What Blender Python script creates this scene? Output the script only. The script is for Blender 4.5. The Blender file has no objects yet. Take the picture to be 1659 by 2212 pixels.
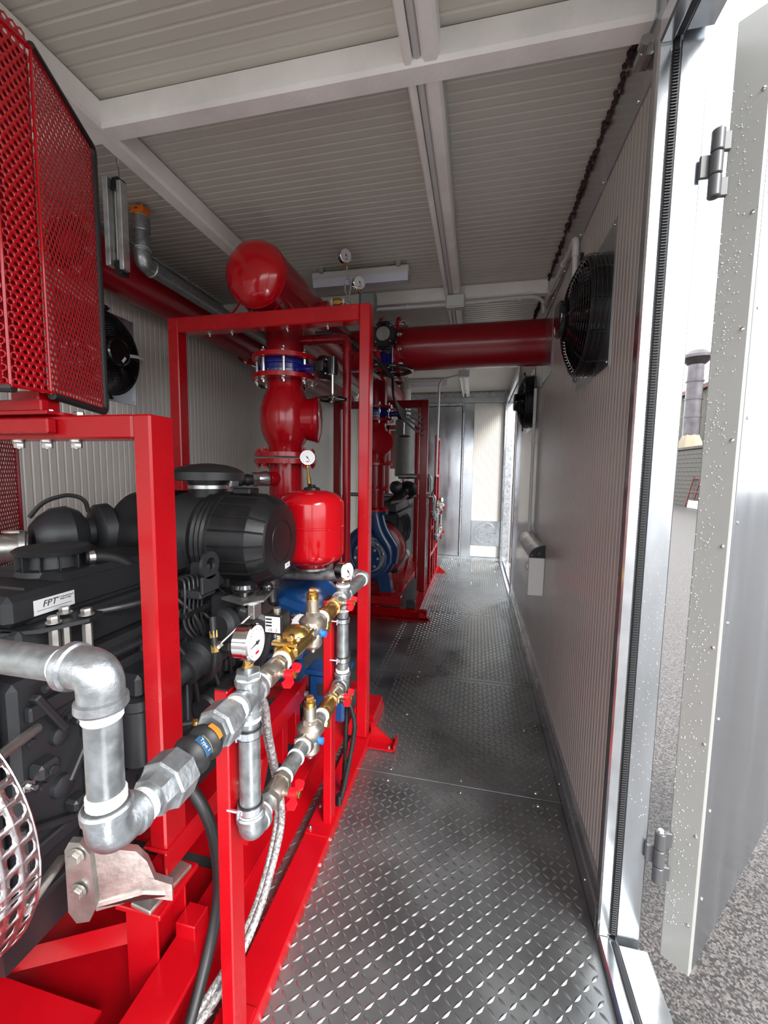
import bpy, bmesh, math, random
from mathutils import Vector as V, Matrix
random.seed(7)
sc = bpy.context.scene
col = sc.collection
PI = math.pi
# ---------------------------------------------------------------- camera
fwd = V((-.213914, .972304, -.093693)).normalized()
F_PX, IMG_W, IMG_H = 899.0, 1659.0, 2212.0
YAW, PIT, ROL = -.2165416, -.0938306, .0140065
cy_, sy_, cp_, sp_ = math.cos(YAW), math.sin(YAW), math.cos(PIT), math.sin(PIT)
fwd = V((sy_*cp_, cy_*cp_, sp_)); rgt = V((cy_, -sy_, 0)); upv = rgt.cross(fwd)
r2 = rgt*math.cos(ROL) + upv*math.sin(ROL); u2 = upv*math.cos(ROL) - rgt*math.sin(ROL)
cd = bpy.data.cameras.new('camera'); cam = bpy.data.objects.new('camera', cd); col.objects.link(cam)
M = Matrix((r2, u2, -fwd)).transposed().to_4x4(); M.translation = V((0, 0, 1.2)); cam.matrix_world = M
cd.sensor_fit = 'VERTICAL'; cd.sensor_height = 24.0; cd.lens = F_PX/IMG_H*24.0; cd.clip_start = .02; cd.clip_end = 300
sc.camera = cam
# ---------------------------------------------------------------- sky (overcast) and exposure
w = bpy.data.worlds.new('overcast_sky'); sc.world = w; w.use_nodes = True
nt = w.node_tree; nt.nodes.clear()
o_ = nt.nodes.new('ShaderNodeOutputWorld'); bg = nt.nodes.new('ShaderNodeBackground')
tc = nt.nodes.new('ShaderNodeTexCoord'); mp = nt.nodes.new('ShaderNodeMapping'); mp.inputs['Scale'].default_value = (1, 1, 2.6)
nz = nt.nodes.new('ShaderNodeTexNoise'); nz.inputs['Scale'].default_value = 2.3; nz.inputs['Detail'].default_value = 5
cr = nt.nodes.new('ShaderNodeValToRGB')
cr.color_ramp.elements[0].position = .40; cr.color_ramp.elements[0].color = (.66, .70, .78, 1)
cr.color_ramp.elements[1].position = .58; cr.color_ramp.elements[1].color = (1.0, 1.0, 1.0, 1)
L = nt.links.new
L(tc.outputs['Generated'], mp.inputs['Vector']); L(mp.outputs[0], nz.inputs['Vector']); L(nz.outputs['Fac'], cr.inputs['Fac'])
L(cr.outputs['Color'], bg.inputs['Color']); L(bg.outputs[0], o_.inputs['Surface']); bg.inputs['Strength'].default_value = 1.25
sd = bpy.data.lights.new('hazy_sun', 'SUN'); sd.energy = 1.6; sd.angle = math.radians(22); sd.color = (1, .97, .93)
so = bpy.data.objects.new('hazy_sun', sd); col.objects.link(so)
so.rotation_euler = V((-.55, .62, -.62)).to_track_quat('-Z', 'Y').to_euler(); so.location = (6, -6, 8)
sc.view_settings.view_transform = 'Standard'; sc.view_settings.look = 'None'; sc.view_settings.gamma = 1
sc.view_settings.use_curve_mapping = False; sc.view_settings.exposure = 2.0
# ---------------------------------------------------------------- materials
MATS = {}
def mat(name, c, rough=.5, metal=0.0, bump=0.0, bscale=60.0, var=0.0, vscale=8.0, coat=0.0, rvar=0.0, spec=.5, trans=0.0, c2=None, stretch=None):
    m = bpy.data.materials.new(name); m.use_nodes = True; n = m.node_tree.nodes; lk = m.node_tree.links.new
    b = n['Principled BSDF']; b.inputs['Base Color'].default_value = (*c, 1); b.inputs['Roughness'].default_value = rough
    b.inputs['Metallic'].default_value = metal; b.inputs['Coat Weight'].default_value = coat; b.inputs['Coat Roughness'].default_value = .12
    b.inputs['Specular IOR Level'].default_value = spec; b.inputs['Transmission Weight'].default_value = trans
    t = n.new('ShaderNodeTexCoord'); src = t.outputs['Object']
    if stretch:
        mpn = n.new('ShaderNodeMapping'); mpn.inputs['Scale'].default_value = stretch; lk(src, mpn.inputs['Vector']); src = mpn.outputs[0]
    if var > 0 or rvar > 0:
        no = n.new('ShaderNodeTexNoise'); no.inputs['Scale'].default_value = vscale; no.inputs['Detail'].default_value = 6; lk(src, no.inputs['Vector'])
        if var > 0:
            r = n.new('ShaderNodeValToRGB'); r.color_ramp.elements[0].position = .3; r.color_ramp.elements[1].position = .7
            a = c2 if c2 else tuple(x*(1-var) for x in c)
            r.color_ramp.elements[0].color = (*a, 1); r.color_ramp.elements[1].color = (*[min(1, x*(1+var*.5)) for x in c], 1)
            lk(no.outputs['Fac'], r.inputs['Fac']); lk(r.outputs['Color'], b.inputs['Base Color'])
        if rvar > 0:
            mr = n.new('ShaderNodeMapRange'); mr.inputs['From Min'].default_value = .3; mr.inputs['From Max'].default_value = .7
            mr.inputs['To Min'].default_value = max(.03, rough-rvar); mr.inputs['To Max'].default_value = rough+rvar
            lk(no.outputs['Fac'], mr.inputs['Value']); lk(mr.outputs[0], b.inputs['Roughness'])
    if bump > 0:
        nb = n.new('ShaderNodeTexNoise'); nb.inputs['Scale'].default_value = bscale; nb.inputs['Detail'].default_value = 4; lk(src, nb.inputs['Vector'])
        bu = n.new('ShaderNodeBump'); bu.inputs['Strength'].default_value = bump; bu.inputs['Distance'].default_value = .002
        lk(nb.outputs['Fac'], bu.inputs['Height']); lk(bu.outputs[0], b.inputs['Normal'])
    MATS[name] = m; return m
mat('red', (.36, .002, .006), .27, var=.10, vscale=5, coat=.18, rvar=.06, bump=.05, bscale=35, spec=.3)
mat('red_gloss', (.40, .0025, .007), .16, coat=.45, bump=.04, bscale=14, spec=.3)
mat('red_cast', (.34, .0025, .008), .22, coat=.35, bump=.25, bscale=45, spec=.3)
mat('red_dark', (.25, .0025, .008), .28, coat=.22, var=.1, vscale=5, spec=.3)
mat('red_plastic', (.50, .006, .012), .32)
mat('engine', (.022, .023, .026), .42, bump=.2, bscale=90, var=.25, vscale=12)
mat('engine_b', (.013, .014, .016), .48, bump=.25, bscale=70)
mat('plastic', (.011, .011, .012), .36, bump=.08, bscale=160, var=.3, vscale=20, spec=.3)
mat('plastic_gr', (.020, .021, .022), .40, var=.25, vscale=9)
mat('rubber', (.010, .010, .011), .5)
mat('gloss_black', (.006, .006, .007), .08, coat=.5)
mat('galv', (.56, .58, .60), .34, metal=.88, var=.28, vscale=26, rvar=.10, bump=.08, bscale=120)
mat('galv_pipe', (.32, .34, .35), .42, metal=.8, var=.32, vscale=55, rvar=.12, bump=.2, bscale=110)
mat('galv_fit', (.38, .40, .415), .36, metal=.82, var=.26, vscale=70, bump=.35, bscale=150)
mat('galv_flat', (.52, .55, .58), .22, metal=.92, var=.2, vscale=9, rvar=.09, stretch=(1, 1, .25))
mat('sticker_blue', (.02, .075, .15), .4)
mat('silencer', (.17, .17, .165), .5, var=.2, vscale=9)
mat('hinge', (.07, .07, .073), .38)
mat('grey_dark', (.10, .108, .108), .4)
mat('galv_door', (.30, .32, .34), .24, metal=.92, var=.25, vscale=7, rvar=.10, stretch=(1, 1, .2))
mat('galv_bright', (.70, .73, .76), .17, metal=.95, rvar=.05, vscale=14, var=.12)
mat('alu', (.48, .48, .47), .32, metal=.9, var=.15, vscale=15, rvar=.08)
mat('steel', (.66, .66, .65), .22, metal=1.0)
mat('chrome', (.72, .70, .68), .10, metal=1.0)
mat('brass', (.62, .40, .13), .26, metal=.95, var=.2, vscale=40)
mat('nickel', (.54, .49, .42), .30, metal=.9, var=.15, vscale=50)
mat('tape', (.62, .62, .60), .6, bump=.4, bscale=200)
mat('blue', (.006, .040, .14), .25, coat=.4, var=.2, vscale=10)
mat('blue_royal', (.006, .012, .16), .22, coat=.4)
mat('blue_cap', (.012, .15, .48), .4)
mat('orange', (.75, .16, .01), .45)
mat('white_paint', (.95, .93, .89), .5, bump=.55, bscale=42, var=.12, vscale=6)
mat('white_plain', (.62, .61, .59), .45)
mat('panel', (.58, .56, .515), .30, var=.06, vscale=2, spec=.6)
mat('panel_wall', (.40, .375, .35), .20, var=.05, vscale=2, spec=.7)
mat('ceil', (.63, .612, .545), .33, var=.06, vscale=2)
mat('conduit', (.60, .60, .59), .45)
mat('door_edge', (.27, .27, .255), .38, var=.05, vscale=6)
mat('tread', (.30, .315, .32), .34, metal=.85, var=.45, vscale=3.2, rvar=.12, bump=.1, bscale=150)
mat('lug', (.42, .44, .44), .32, metal=.95, var=.25, vscale=7)
mat('dial', (.62, .62, .63), .4)
mat('ink', (.01, .01, .012), .5)
mat('glass', (1, 1, 1), .02, trans=1.0)
mat('braid', (.50, .49, .48), .45, metal=.3, var=.5, vscale=420, bump=.6, bscale=420)
mat('foam', (.06, .035, .035), .9, bump=1.0, bscale=60, var=.4, vscale=30)
mat('perf_alu', (.66, .62, .62), .2, metal=.95, rvar=.06, vscale=9)
mat('cast_zinc', (.50, .48, .45), .33, metal=.85, var=.3, vscale=22, bump=.3, bscale=60)
mat('asphalt', (.075, .068, .064), .55, bump=1.0, bscale=55, var=.75, vscale=75)
mat('concrete', (.085, .080, .070), .85, bump=.5, bscale=18, var=.35, vscale=3)
mat('mortar', (.045, .042, .038), .95)
mat('cladding', (.075, .071, .048), .7, var=.25, vscale=1.2)
mat('flue', (.10, .092, .098), .35, metal=.8, var=.35, vscale=2)
mat('rust_red', (.10, .017, .014), .6)
mat('cream', (.26, .21, .14), .6)
mat('droplet', (.50, .52, .53), .05, spec=.9)
mat('lampglass', (.55, .55, .62), .35)
mat('insul', (.62, .60, .56), .8, bump=.6, bscale=30)
def cells(name, scale, lo, hi):   # chip-like colour from Voronoi cells
    m = MATS[name]; n = m.node_tree.nodes; lk = m.node_tree.links.new; b = n['Principled BSDF']
    t = n.new('ShaderNodeTexCoord'); v = n.new('ShaderNodeTexVoronoi'); v.inputs['Scale'].default_value = scale; lk(t.outputs['Object'], v.inputs['Vector'])
    s = n.new('ShaderNodeSeparateColor'); lk(v.outputs['Color'], s.inputs[0]); r = n.new('ShaderNodeValToRGB')
    r.color_ramp.elements[0].position = .25; r.color_ramp.elements[0].color = (*lo, 1); r.color_ramp.elements[1].position = .95; r.color_ramp.elements[1].color = (*hi, 1)
    lk(s.outputs[0], r.inputs['Fac']); lk(r.outputs['Color'], b.inputs['Base Color'])
    bu = n.new('ShaderNodeBump'); bu.inputs['Strength'].default_value = .8; bu.inputs['Distance'].default_value = .004; lk(s.outputs[1], bu.inputs['Height']); lk(bu.outputs[0], b.inputs['Normal'])
cells('asphalt', 185, (.016, .014, .013), (.135, .120, .112))
cells('braid', 260, (.16, .15, .15), (.46, .45, .44))
# ---------------------------------------------------------------- mesh builder
def frame_of(ax, ref=None):
    a = V(ax).normalized(); r = V(ref) if ref else (V((0, 0, 1)) if abs(a.z) < .9 else V((1, 0, 0)))
    x = (r - a*r.dot(a)).normalized(); return x, a.cross(x), a
class B:
    def __init__(s): s.v = []; s.f = []
    def add(s, vs, fs):
        k = len(s.v); s.v += [tuple(p) for p in vs]; s.f += [tuple(i+k for i in f) for f in fs]; return s
    def box(s, c, d, rot=None, bev=.002):
        h = [x/2 for x in d]; b = min(bev, min(h)*.45); vs = []; idx = {}
        for sx in (-1, 1):
            for sy in (-1, 1):
                for sz in (-1, 1):
                    sg = (sx, sy, sz)
                    for a in range(3):
                        p = V([sg[i]*(h[i] if i == a else h[i]-b) for i in range(3)])
                        if rot: p = rot @ p
                        idx[sg, a] = len(vs); vs.append(p+V(c))
        fs = []
        for a in range(3):
            o1, o2 = [(1, 2), (2, 0), (0, 1)][a]
            for sg in (-1, 1):
                q = []
                for (p, r) in ((-1, -1), (1, -1), (1, 1), (-1, 1)):
                    t = [0, 0, 0]; t[a] = sg; t[o1] = p; t[o2] = r; q.append(idx[tuple(t), a])
                fs.append(q if sg > 0 else q[::-1])
            for p in (-1, 1):
                for r in (-1, 1):
                    t = [0, 0, 0]; t[o1] = p; t[o2] = r; lo = list(t); hi = list(t); lo[a] = -1; hi[a] = 1
                    fs.append([idx[tuple(lo), o1], idx[tuple(hi), o1], idx[tuple(hi), o2], idx[tuple(lo), o2]])
        for sx in (-1, 1):
            for sy in (-1, 1):
                for sz in (-1, 1): fs.append([idx[(sx, sy, sz), a] for a in range(3)])
        return s.add(vs, fs)
    def bx(s, x0, x1, y0, y1, z0, z1, bev=.002):
        return s.box(((x0+x1)/2, (y0+y1)/2, (z0+z1)/2), (abs(x1-x0), abs(y1-y0), abs(z1-z0)), None, bev)
    def lathe(s, o, ax, prof, n=24, ref=None, ph=0.0, arc=None):
        x, y, a = frame_of(ax, ref); o = V(o); vs = []; fs = []; m = len(prof)
        for (t, r) in prof:
            for k in range(n):
                an = ph + 2*PI*k/n; vs.append(o + a*t + (x*math.cos(an)+y*math.sin(an))*max(r, 1e-5))
        for i in range(m-1):
            for k in range(n): fs.append((i*n+k, i*n+(k+1) % n, (i+1)*n+(k+1) % n, (i+1)*n+k))
        if prof[0][1] > 1e-4: fs.append(tuple(range(n))[::-1])
        if prof[-1][1] > 1e-4: fs.append(tuple((m-1)*n+k for k in range(n)))
        return s.add(vs, fs)
    def cyl(s, p0, p1, r, rb=None, n=20):
        d = V(p1)-V(p0); return s.lathe(p0, d, [(0, r), (d.length, r if rb is None else rb)], n)
    def ring(s, o, ax, r0, r1, t, n=24):   # washer: outer r1, bore r0, thickness t
        x, y, a = frame_of(ax); o = V(o); vs = []; fs = []
        for (tt, r) in ((0, r0), (0, r1), (t, r1), (t, r0)):
            for k in range(n): an = 2*PI*k/n; vs.append(o+a*tt+(x*math.cos(an)+y*math.sin(an))*r)
        for i in range(4):
            j = (i+1) % 4
            for k in range(n): fs.append((i*n+k, i*n+(k+1) % n, j*n+(k+1) % n, j*n+k))
        return s.add(vs, fs)
    def tube(s, pts, r, n=12, fil=0.0, fk=5, closed=False, cap=True):
        P = [V(p) for p in pts]
        if fil > 0 and len(P) > 2:
            Q = [P[0]]
            for i in range(1, len(P)-1):
                a, b, c = P[i-1], P[i], P[i+1]; d1 = (a-b); d2 = (c-b); t = min(fil, d1.length*.49, d2.length*.49)
                p0 = b+d1.normalized()*t; p1 = b+d2.normalized()*t
                for k in range(fk+1):
                    u = k/fk; Q.append(p0*(1-u)**2 + b*2*u*(1-u) + p1*u*u)
            Q.append(P[-1]); P = Q
        N = len(P); vs = []; fs = []; tan = []
        if isinstance(r, (list, tuple)) and len(r) != N:
            r = [r[min(int(i*(len(r)-1)/(N-1)), len(r)-2)]*(1-(i*(len(r)-1)/(N-1)) % 1)+r[min(int(i*(len(r)-1)/(N-1)), len(r)-2)+1]*((i*(len(r)-1)/(N-1)) % 1) if i < N-1 else r[-1] for i in range(N)]
        for i in range(N):
            if closed: d = P[(i+1) % N]-P[i-1]
            else: d = P[min(i+1, N-1)]-P[max(i-1, 0)]
            tan.append(d.normalized())
        x, y, _ = frame_of(tan[0])
        for i in range(N):
            t = tan[i]; x = (x - t*x.dot(t)); x = x.normalized() if x.length > 1e-6 else frame_of(t)[0]; y = t.cross(x)
            rr = r[i] if isinstance(r, (list, tuple)) else r
            for k in range(n): an = 2*PI*k/n; vs.append(P[i]+(x*math.cos(an)+y*math.sin(an))*rr)
        for i in range(N if closed else N-1):
            j = (i+1) % N
            for k in range(n): fs.append((i*n+k, i*n+(k+1) % n, j*n+(k+1) % n, j*n+k))
        if cap and not closed: fs.append(tuple(range(n))[::-1]); fs.append(tuple((N-1)*n+k for k in range(n)))
        return s.add(vs, fs)
    def torus(s, c, ax, R, r, n=32, m=8):
        x, y, a = frame_of(ax); return s.tube([V(c)+(x*math.cos(2*PI*k/n)+y*math.sin(2*PI*k/n))*R for k in range(n)], r, m, closed=True)
    def prism(s, poly, d):
        n = len(poly); P = [V(p) for p in poly]; d = V(d); vs = P+[p+d for p in P]
        fs = [tuple(range(n))[::-1], tuple(range(n, 2*n))]+[(i, (i+1) % n, n+(i+1) % n, n+i) for i in range(n)]
        return s.add(vs, fs)
    def sph(s, c, r, n=14, sc3=(1, 1, 1)):
        m = n//2; vs = []; fs = []
        for i in range(m+1):
            for k in range(n):
                a = PI*i/m; b = 2*PI*k/n
                vs.append(V(c)+V((r*sc3[0]*math.sin(a)*math.cos(b), r*sc3[1]*math.sin(a)*math.sin(b), r*sc3[2]*math.cos(a))))
        for i in range(m):
            for k in range(n): fs.append((i*n+k, (i+1)*n+k, (i+1)*n+(k+1) % n, i*n+(k+1) % n))
        return s.add(vs, fs)
    def hexn(s, o, ax, r, h): return s.lathe(o, ax, [(0, r*.93), (h*.12, r), (h*.88, r), (h, r*.93)], 6)
def wloc(o):
    p = V((0, 0, 0))
    while o: p += o.location; o = o.parent
    return p
def obj(name, b, m, root=None, ang=32, **kw):
    off = wloc(root) if root else V((0, 0, 0))
    loc = V(kw['loc'])-off if 'loc' in kw else V((0, 0, 0))
    me = bpy.data.meshes.new(name); me.from_pydata([tuple(V(p)-off-loc) for p in b.v], [], b.f)
    bm = bmesh.new(); bm.from_mesh(me); bmesh.ops.remove_doubles(bm, verts=bm.verts, dist=2e-6)
    bmesh.ops.recalc_face_normals(bm, faces=bm.faces); bm.to_mesh(me); bm.free()
    for p in me.polygons: p.use_smooth = True
    me.set_sharp_from_angle(angle=math.radians(ang))
    me.materials.append(MATS[m]); o = bpy.data.objects.new(name, me); col.objects.link(o); o.location = loc
    if root: o.parent = root
    return o
def tag(o, label, cat, group=None):
    o['label'] = label; o['category'] = cat
    if group: o['group'] = group
    return o
def thing(name, label, cat, loc=(0, 0, 0), group=None):
    o = bpy.data.objects.new(name, None); col.objects.link(o); o.location = loc; o.empty_display_size = .05
    return tag(o, label, cat, group)
def struct(name, b=None, m=None, loc=(0, 0, 0)):
    if b is None: o = bpy.data.objects.new(name, None); col.objects.link(o); o.location = loc
    else: o = obj(name, b, m)
    o['kind'] = 'structure'; return o
def dup(o, parent=None, off=(0, 0, 0), **kw):
    c = o.copy(); col.objects.link(c); c.parent = parent
    if parent is None: c.location = o.location + V(off)
    for ch in list(o.children): dup(ch, c)
    for k, v in kw.items(): c[k] = v
    return c
def inst(o, loc, parent):
    c = o.copy(); col.objects.link(c); c.parent = parent; c.location = V(loc)-wloc(parent); return c
# ================================================================ SETTING
X0, X1, YA, YB, ZC = -1.735, .37, -1.3, 5.9, 2.32
def ribpanel(name, P0, U, W, N, w_, h_, pitch, depth, m, root, th=.04):
    P0, U, W, N = V(P0), V(U), V(W), V(N); pr = [(0, 0)]; u = pitch*.5
    while u + pitch*.2 < w_:
        pr += [(u-pitch*.16, 0), (u-pitch*.05, -depth), (u+pitch*.05, -depth), (u+pitch*.16, 0)]; u += pitch
    pr += [(w_, 0), (w_, -th), (0, -th)]
    b = B(); b.prism([P0+U*a+N*d for a, d in pr], W*h_); return obj(name, b, m, root, ang=12)
# ---- floor of tread plates
floor = struct('floor', B().bx(X0-.05, .40, YA, YB+.1, -.10, -.006), 'galv')
seams = [YA, 1.532, 2.386, 3.546, 4.61, YB]
lugm = B()
def lugshape(b, c, ang, Lh=.0135, Wh=.0042, h=.0017):
    ca, sa = math.cos(ang), math.sin(ang); pts = [(-Lh, 0), (-Lh*.5, -Wh*.8), (Lh*.1, -Wh), (Lh, 0), (Lh*.1, Wh), (-Lh*.5, Wh*.8)]
    R = lambda x, y, z: (c[0]+x*ca-y*sa, c[1]+x*sa+y*ca, c[2]+z)
    b.add([R(x, y, 0) for x, y in pts]+[R(-Lh*.45, 0, h), R(Lh*.45, 0, h)], [(0, 1, 6), (1, 2, 7, 6), (2, 3, 7), (3, 4, 7), (4, 5, 6, 7), (5, 0, 6)])
lug_proto = {}
for s in (0, 1):
    b = B(); lugshape(b, (0, 0, 0), PI/4 if s else -PI/4); o = obj('tread_lug', b, 'lug'); lug_proto[s] = o.data; bpy.data.objects.remove(o)
PIT_ = .0245; nearlist = []; plates = []
for i in range(5):
    y0, y1 = seams[i]+.0015, seams[i+1]-.0015
    p = obj('floor_plate', B().bx(X0, .345, y0, y1, -.006, 0, .0008), 'tread', floor); plates.append((y0, y1, p))
import itertools
for (y0, y1, p) in plates:
    b = B(); cnt = 0
    j0 = int(math.ceil((max(y0, .5)+.014)/PIT_)); j1 = int((y1-.014)/PIT_)
    for j in range(j0, j1+1):
        for i in range(-26, 14):
            x, y = i*PIT_, j*PIT_
            if x > .330: continue
            if x < -.43 and not (-.56 < x < -.49): continue
            if -.40 < x < .33 and .55 < y < .845 and len(nearlist) < 300:
                nearlist.append((x, y, (i+j) % 2, p)); continue
            lugshape(b, (x, y, 0), PI/4 if (i+j) % 2 else -PI/4); cnt += 1
    if cnt:
        o = obj('tread_lugs', b, 'lug', p); o['kind'] = 'stuff'
for (x, y, s, p) in nearlist:
    o = bpy.data.objects.new('tread_lug', lug_proto[s]); col.objects.link(o); o.parent = p; o.location = V((x, y, 0))
sb = B()
for (y0, y1, p) in plates:
    for x in (-.30, -.02, .26):
        for y in (y0+.03, (y0+y1)/2, y1-.03):
            if y > .5:
                s_ = obj('floor_screw', B().lathe((x, y, 0), (0, 0, 1), [(0, .006), (.002, .005), (.003, .002)], 8), 'steel', p)
# ---- ceiling
ceiling = struct('ceiling', B().bx(X0-.05, .46, YA, YB+.1, ZC+.045, ZC+.09), 'galv')
ys = [YA, 1.184, 2.655, 4.125, YB]
for i in range(4):
    for xa, xb in ((X0, -1.185), (-1.185, -.172), (-.172, X1+.03)):
        ribpanel('ceiling_panel', (xa+.001, ys[i]+.001, ZC), (0, 1, 0), (1, 0, 0), (0, 0, -1), ys[i+1]-ys[i]-.002, xb-xa-.002, .0365, .0022, 'ceil', ceiling)
k = 0
for (a, b_) in (((X0, X1), (1.15, 1.218)), ((X0, X1), (2.62, 2.688)), ((X0, X1), (4.09, 4.158)), ((X0, X1), (-.34, -.272))):
    k += 1; struct('trim_%d' % k, B().bx(a[0], a[1], b_[0], b_[1], 2.239, ZC-.001, .009), 'white_paint')
struct('trim_5', B().bx(-1.219, -1.151, YA, YB-.01, 2.2385, ZC-.002, .009), 'white_paint')
cb = struct('trim_6', B().bx(-.172, -.126, YA, YB-.01, 2.243, ZC-.002, .008), 'white_paint')
obj('beam_flange', B().bx(-.219, -.196, YA, YB-.01, 2.243, ZC-.002, .006), 'white_paint', cb)
obj('beam_web', B().bx(-.1965, -.1715, YA, YB-.01, 2.285, ZC-.003, .002), 'white_paint', cb)
# ---- left wall
wl = struct('wall_left', B().bx(X0-.09, X0-.045, YA, YB, 0, ZC), 'galv')
y = YA
while y < YB-.01:
    y2 = min(y+1.03, YB); ribpanel('wall_panel', (X0, y+.001, .0), (0, 1, 0), (0, 0, 1), (1, 0, 0), y2-y-.002, ZC-.001, .0345, .002, 'panel', wl); y = y2
obj('corner_trim', B().bx(X0, X0+.03, YA, YB, ZC-.03, ZC-.004, .003), 'galv', wl)
# ---- far wall
wf = struct('wall_far', B().bx(X0-.09, .46, YB+.05, YB+.10, 0, ZC+.04), 'galv')
ribpanel('wall_panel', (-.052, YB, .05), (1, 0, 0), (0, 0, 1), (0, -1, 0), .397, 2.11, .026, .002, 'panel', wf)
ribpanel('wall_panel', (X0+.002, YB, .05), (1, 0, 0), (0, 0, 1), (0, -1, 0), .66, 2.11, .026, .002, 'panel', wf)
obj('galvanised_strip', B().bx(-.184, -.053, YB-.004, YB+.05, .0, 2.16, .002), 'galv_flat', wf)
obj('top_band', B().bx(-.95, .345, YB-.006, YB+.05, 2.17, ZC-.085, .002), 'galv_flat', wf)
obj('sill_strip', B().bx(X0, .345, YB-.010, YB+.05, 0.001, .045, .002), 'galv_flat', wf)
for zz in [.3, .6, .9, 1.2, 1.5, 1.8]:
    for xx in (-.165, -.075): obj('rivet', B().lathe((xx, YB-.004, zz), (0, -1, 0), [(0, .006), (.002, .005), (.003, .001)], 8), 'steel', wf)
door = struct('door_2', B().bx(-.95, -.215, YB-.012, YB+.04, .05, 2.12, .004), 'galv_flat')
for (a, b_, c, d) in ((-.208, -.187, .046, 2.165), (-.99, -.957, .046, 2.165)): obj('door_frame', B().bx(a, b_, YB-.022, YB+.05, c, d, .003), 'galv', door)
obj('door_frame', B().bx(-.956, -.209, YB-.022, YB+.05, 2.128, 2.165, .003), 'galv', door)
obj('rubber_seal', B().bx(-.2145, -.2085, YB-.016, YB+.03, .05, 2.125, .001), 'rubber', door)
obj('notice_plate', B().bx(-.40, -.30, YB-.0135, YB-.012, .93, 1.06, .0004), 'galv_flat', door)
# vent plate with round mesh
vt = thing('ventilation_plate', 'galvanised plate with a round mesh vent low on the far wall', 'vent', (.145, YB-.003, .21))
obj('plate', B().bx(-.05, .338, YB-.007, YB-.003, .21, .557, .001), 'galv_flat', vt)
g = B(); g.torus((.145, YB-.010, .385), (0, 1, 0), .143, .005, 32, 6); obj('rim', g, 'galv', vt)
g = B()
for q in range(-9, 10):
    z = q*.0145; hw = math.sqrt(max(.14**2-z*z, 0))
    if hw > .01: g.bx(.145-hw, .145+hw, YB-.011, YB-.008, .385+z-.0035, .385+z+.0035, .001); g.bx(.145+z-.002, .145+z+.002, YB-.013, YB-.011, .385-hw, .385+hw, .0005)
obj('mesh_grille', g, 'galv', vt)
for (a, c) in ((-.03, .23), (.318, .23), (-.03, .537), (.318, .537)): obj('rivet', B().lathe((a, YB-.007, c), (0, -1, 0), [(0, .005), (.003, .003)], 8), 'steel', vt)
# ---- right wall
wr = struct('wall_right', B().bx(.41, .45, 1.10, 4.03, -.02, ZC+.04), 'galv')
joints = [1.165, 2.07, 3.03, 4.03]
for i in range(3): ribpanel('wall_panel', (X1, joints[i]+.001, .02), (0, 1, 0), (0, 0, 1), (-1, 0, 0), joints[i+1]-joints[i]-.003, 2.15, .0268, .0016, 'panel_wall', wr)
obj('top_flashing', B().bx(.366, .41, 1.10, 4.03, 2.117, ZC-.001, .002), 'galv_flat', wr)
obj('edge_strip', B().bx(.366, .41, 1.095, 1.166, .02, 2.118, .002), 'galv_flat', wr)
obj('wall_panel', B().bx(.372, .45, YB-.06, YB+.05, 0, ZC), 'galv', wr)
obj('wall_panel', B().bx(.372, .45, 4.03, YB, 2.15, ZC+.04), 'galv', wr)
obj('wall_panel', B().bx(.372, .45, YA, 1.10, 2.16, ZC+.04), 'galv', wr)
obj('wall_panel', B().bx(.372, .45, YA, -.75, 0, 2.16), 'galv', wr)
fo = B()
for q in range(150):
    y = 1.22+q*.0187; fo.sph((.362+random.uniform(-.006, .006), y, 2.309+random.uniform(-.004, .004)), random.uniform(.007, .011), 6)
obj('sealing_foam', fo, 'foam', wr)
for zz in (.22, .62, 1.02, 1.42, 1.82): obj('rivet', B().lathe((.366, 1.13, zz), (-1, 0, 0), [(0, .004), (.002, .0035), (.003, .001)], 8), 'steel', wr)
for q in range(9): obj('rivet', B().lathe((.366, 1.25+q*.3, 2.14), (-1, 0, 0), [(0, .004), (.002, .0035), (.003, .001)], 8), 'steel', wr)
bb = struct('baseboard_right', B().bx(.345, .41, 1.09, 4.03, .0, .072, .004), 'galv_flat')
obj('upper_lip', B().bx(.356, .41, 1.09, 4.03, .0725, .098, .002), 'galv_flat', bb)
for q in range(8): obj('rivet', B().lathe((.345, 1.2+q*.38, .04), (-1, 0, 0), [(0, .0045), (.002, .0035), (.003, .001)], 8), 'steel', bb)
# door frames: inner lip, rubber gasket, outer plate on jamb, sill and head
def door_frame(name, yj, yo, zh, sgn):
    f = struct(name, None, None, (.40, yj, 0))
    # far jamb at yj (sgn=+1: body beyond yj), sill and head run from yj to yo
    Y = lambda a: yj+sgn*a
    ya, yb_ = sorted((Y(.0), Y(.028)))
    obj('jamb_lip', B().bx(.345, .373, ya, yb_, 0, zh+.03, .004), 'galv_bright', f)
    ya, yb_ = sorted((Y(.006), Y(.03))); obj('jamb_gasket', B().bx(.374, .391, ya, yb_, .02, zh+.02, .005), 'rubber', f)
    ya, yb_ = sorted((Y(.012), Y(.05))); obj('jamb_plate', B().bx(.392, .447, ya, yb_, -.05, zh+.05, .003), 'galv_flat', f)
    y0, y1 = sorted((Y(-.001), yo))
    obj('sill_lip', B().bx(.345, .373, y0, y1, -.02, .026, .004), 'galv_bright', f)
    obj('sill_gasket', B().bx(.374, .391, y0, y1, -.02, .018, .004), 'rubber', f)
    obj('sill_plate', B().bx(.392, .462, y0, y1, -.05, .010, .003), 'galv_bright', f)
    obj('head_lip', B().bx(.345, .373, y0, y1, zh, zh+.05, .004), 'galv_bright', f)
    obj('head_gasket', B().bx(.374, .391, y0, y1, zh+.008, zh+.04, .004), 'rubber', f)
    obj('head_plate', B().bx(.392, .447, y0, y1, zh+.016, zh+.06, .003), 'galv_flat', f)
    return f
f1 = door_frame('trim_7', 1.066, -.75, 2.106, 1)
ri = B()
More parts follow.
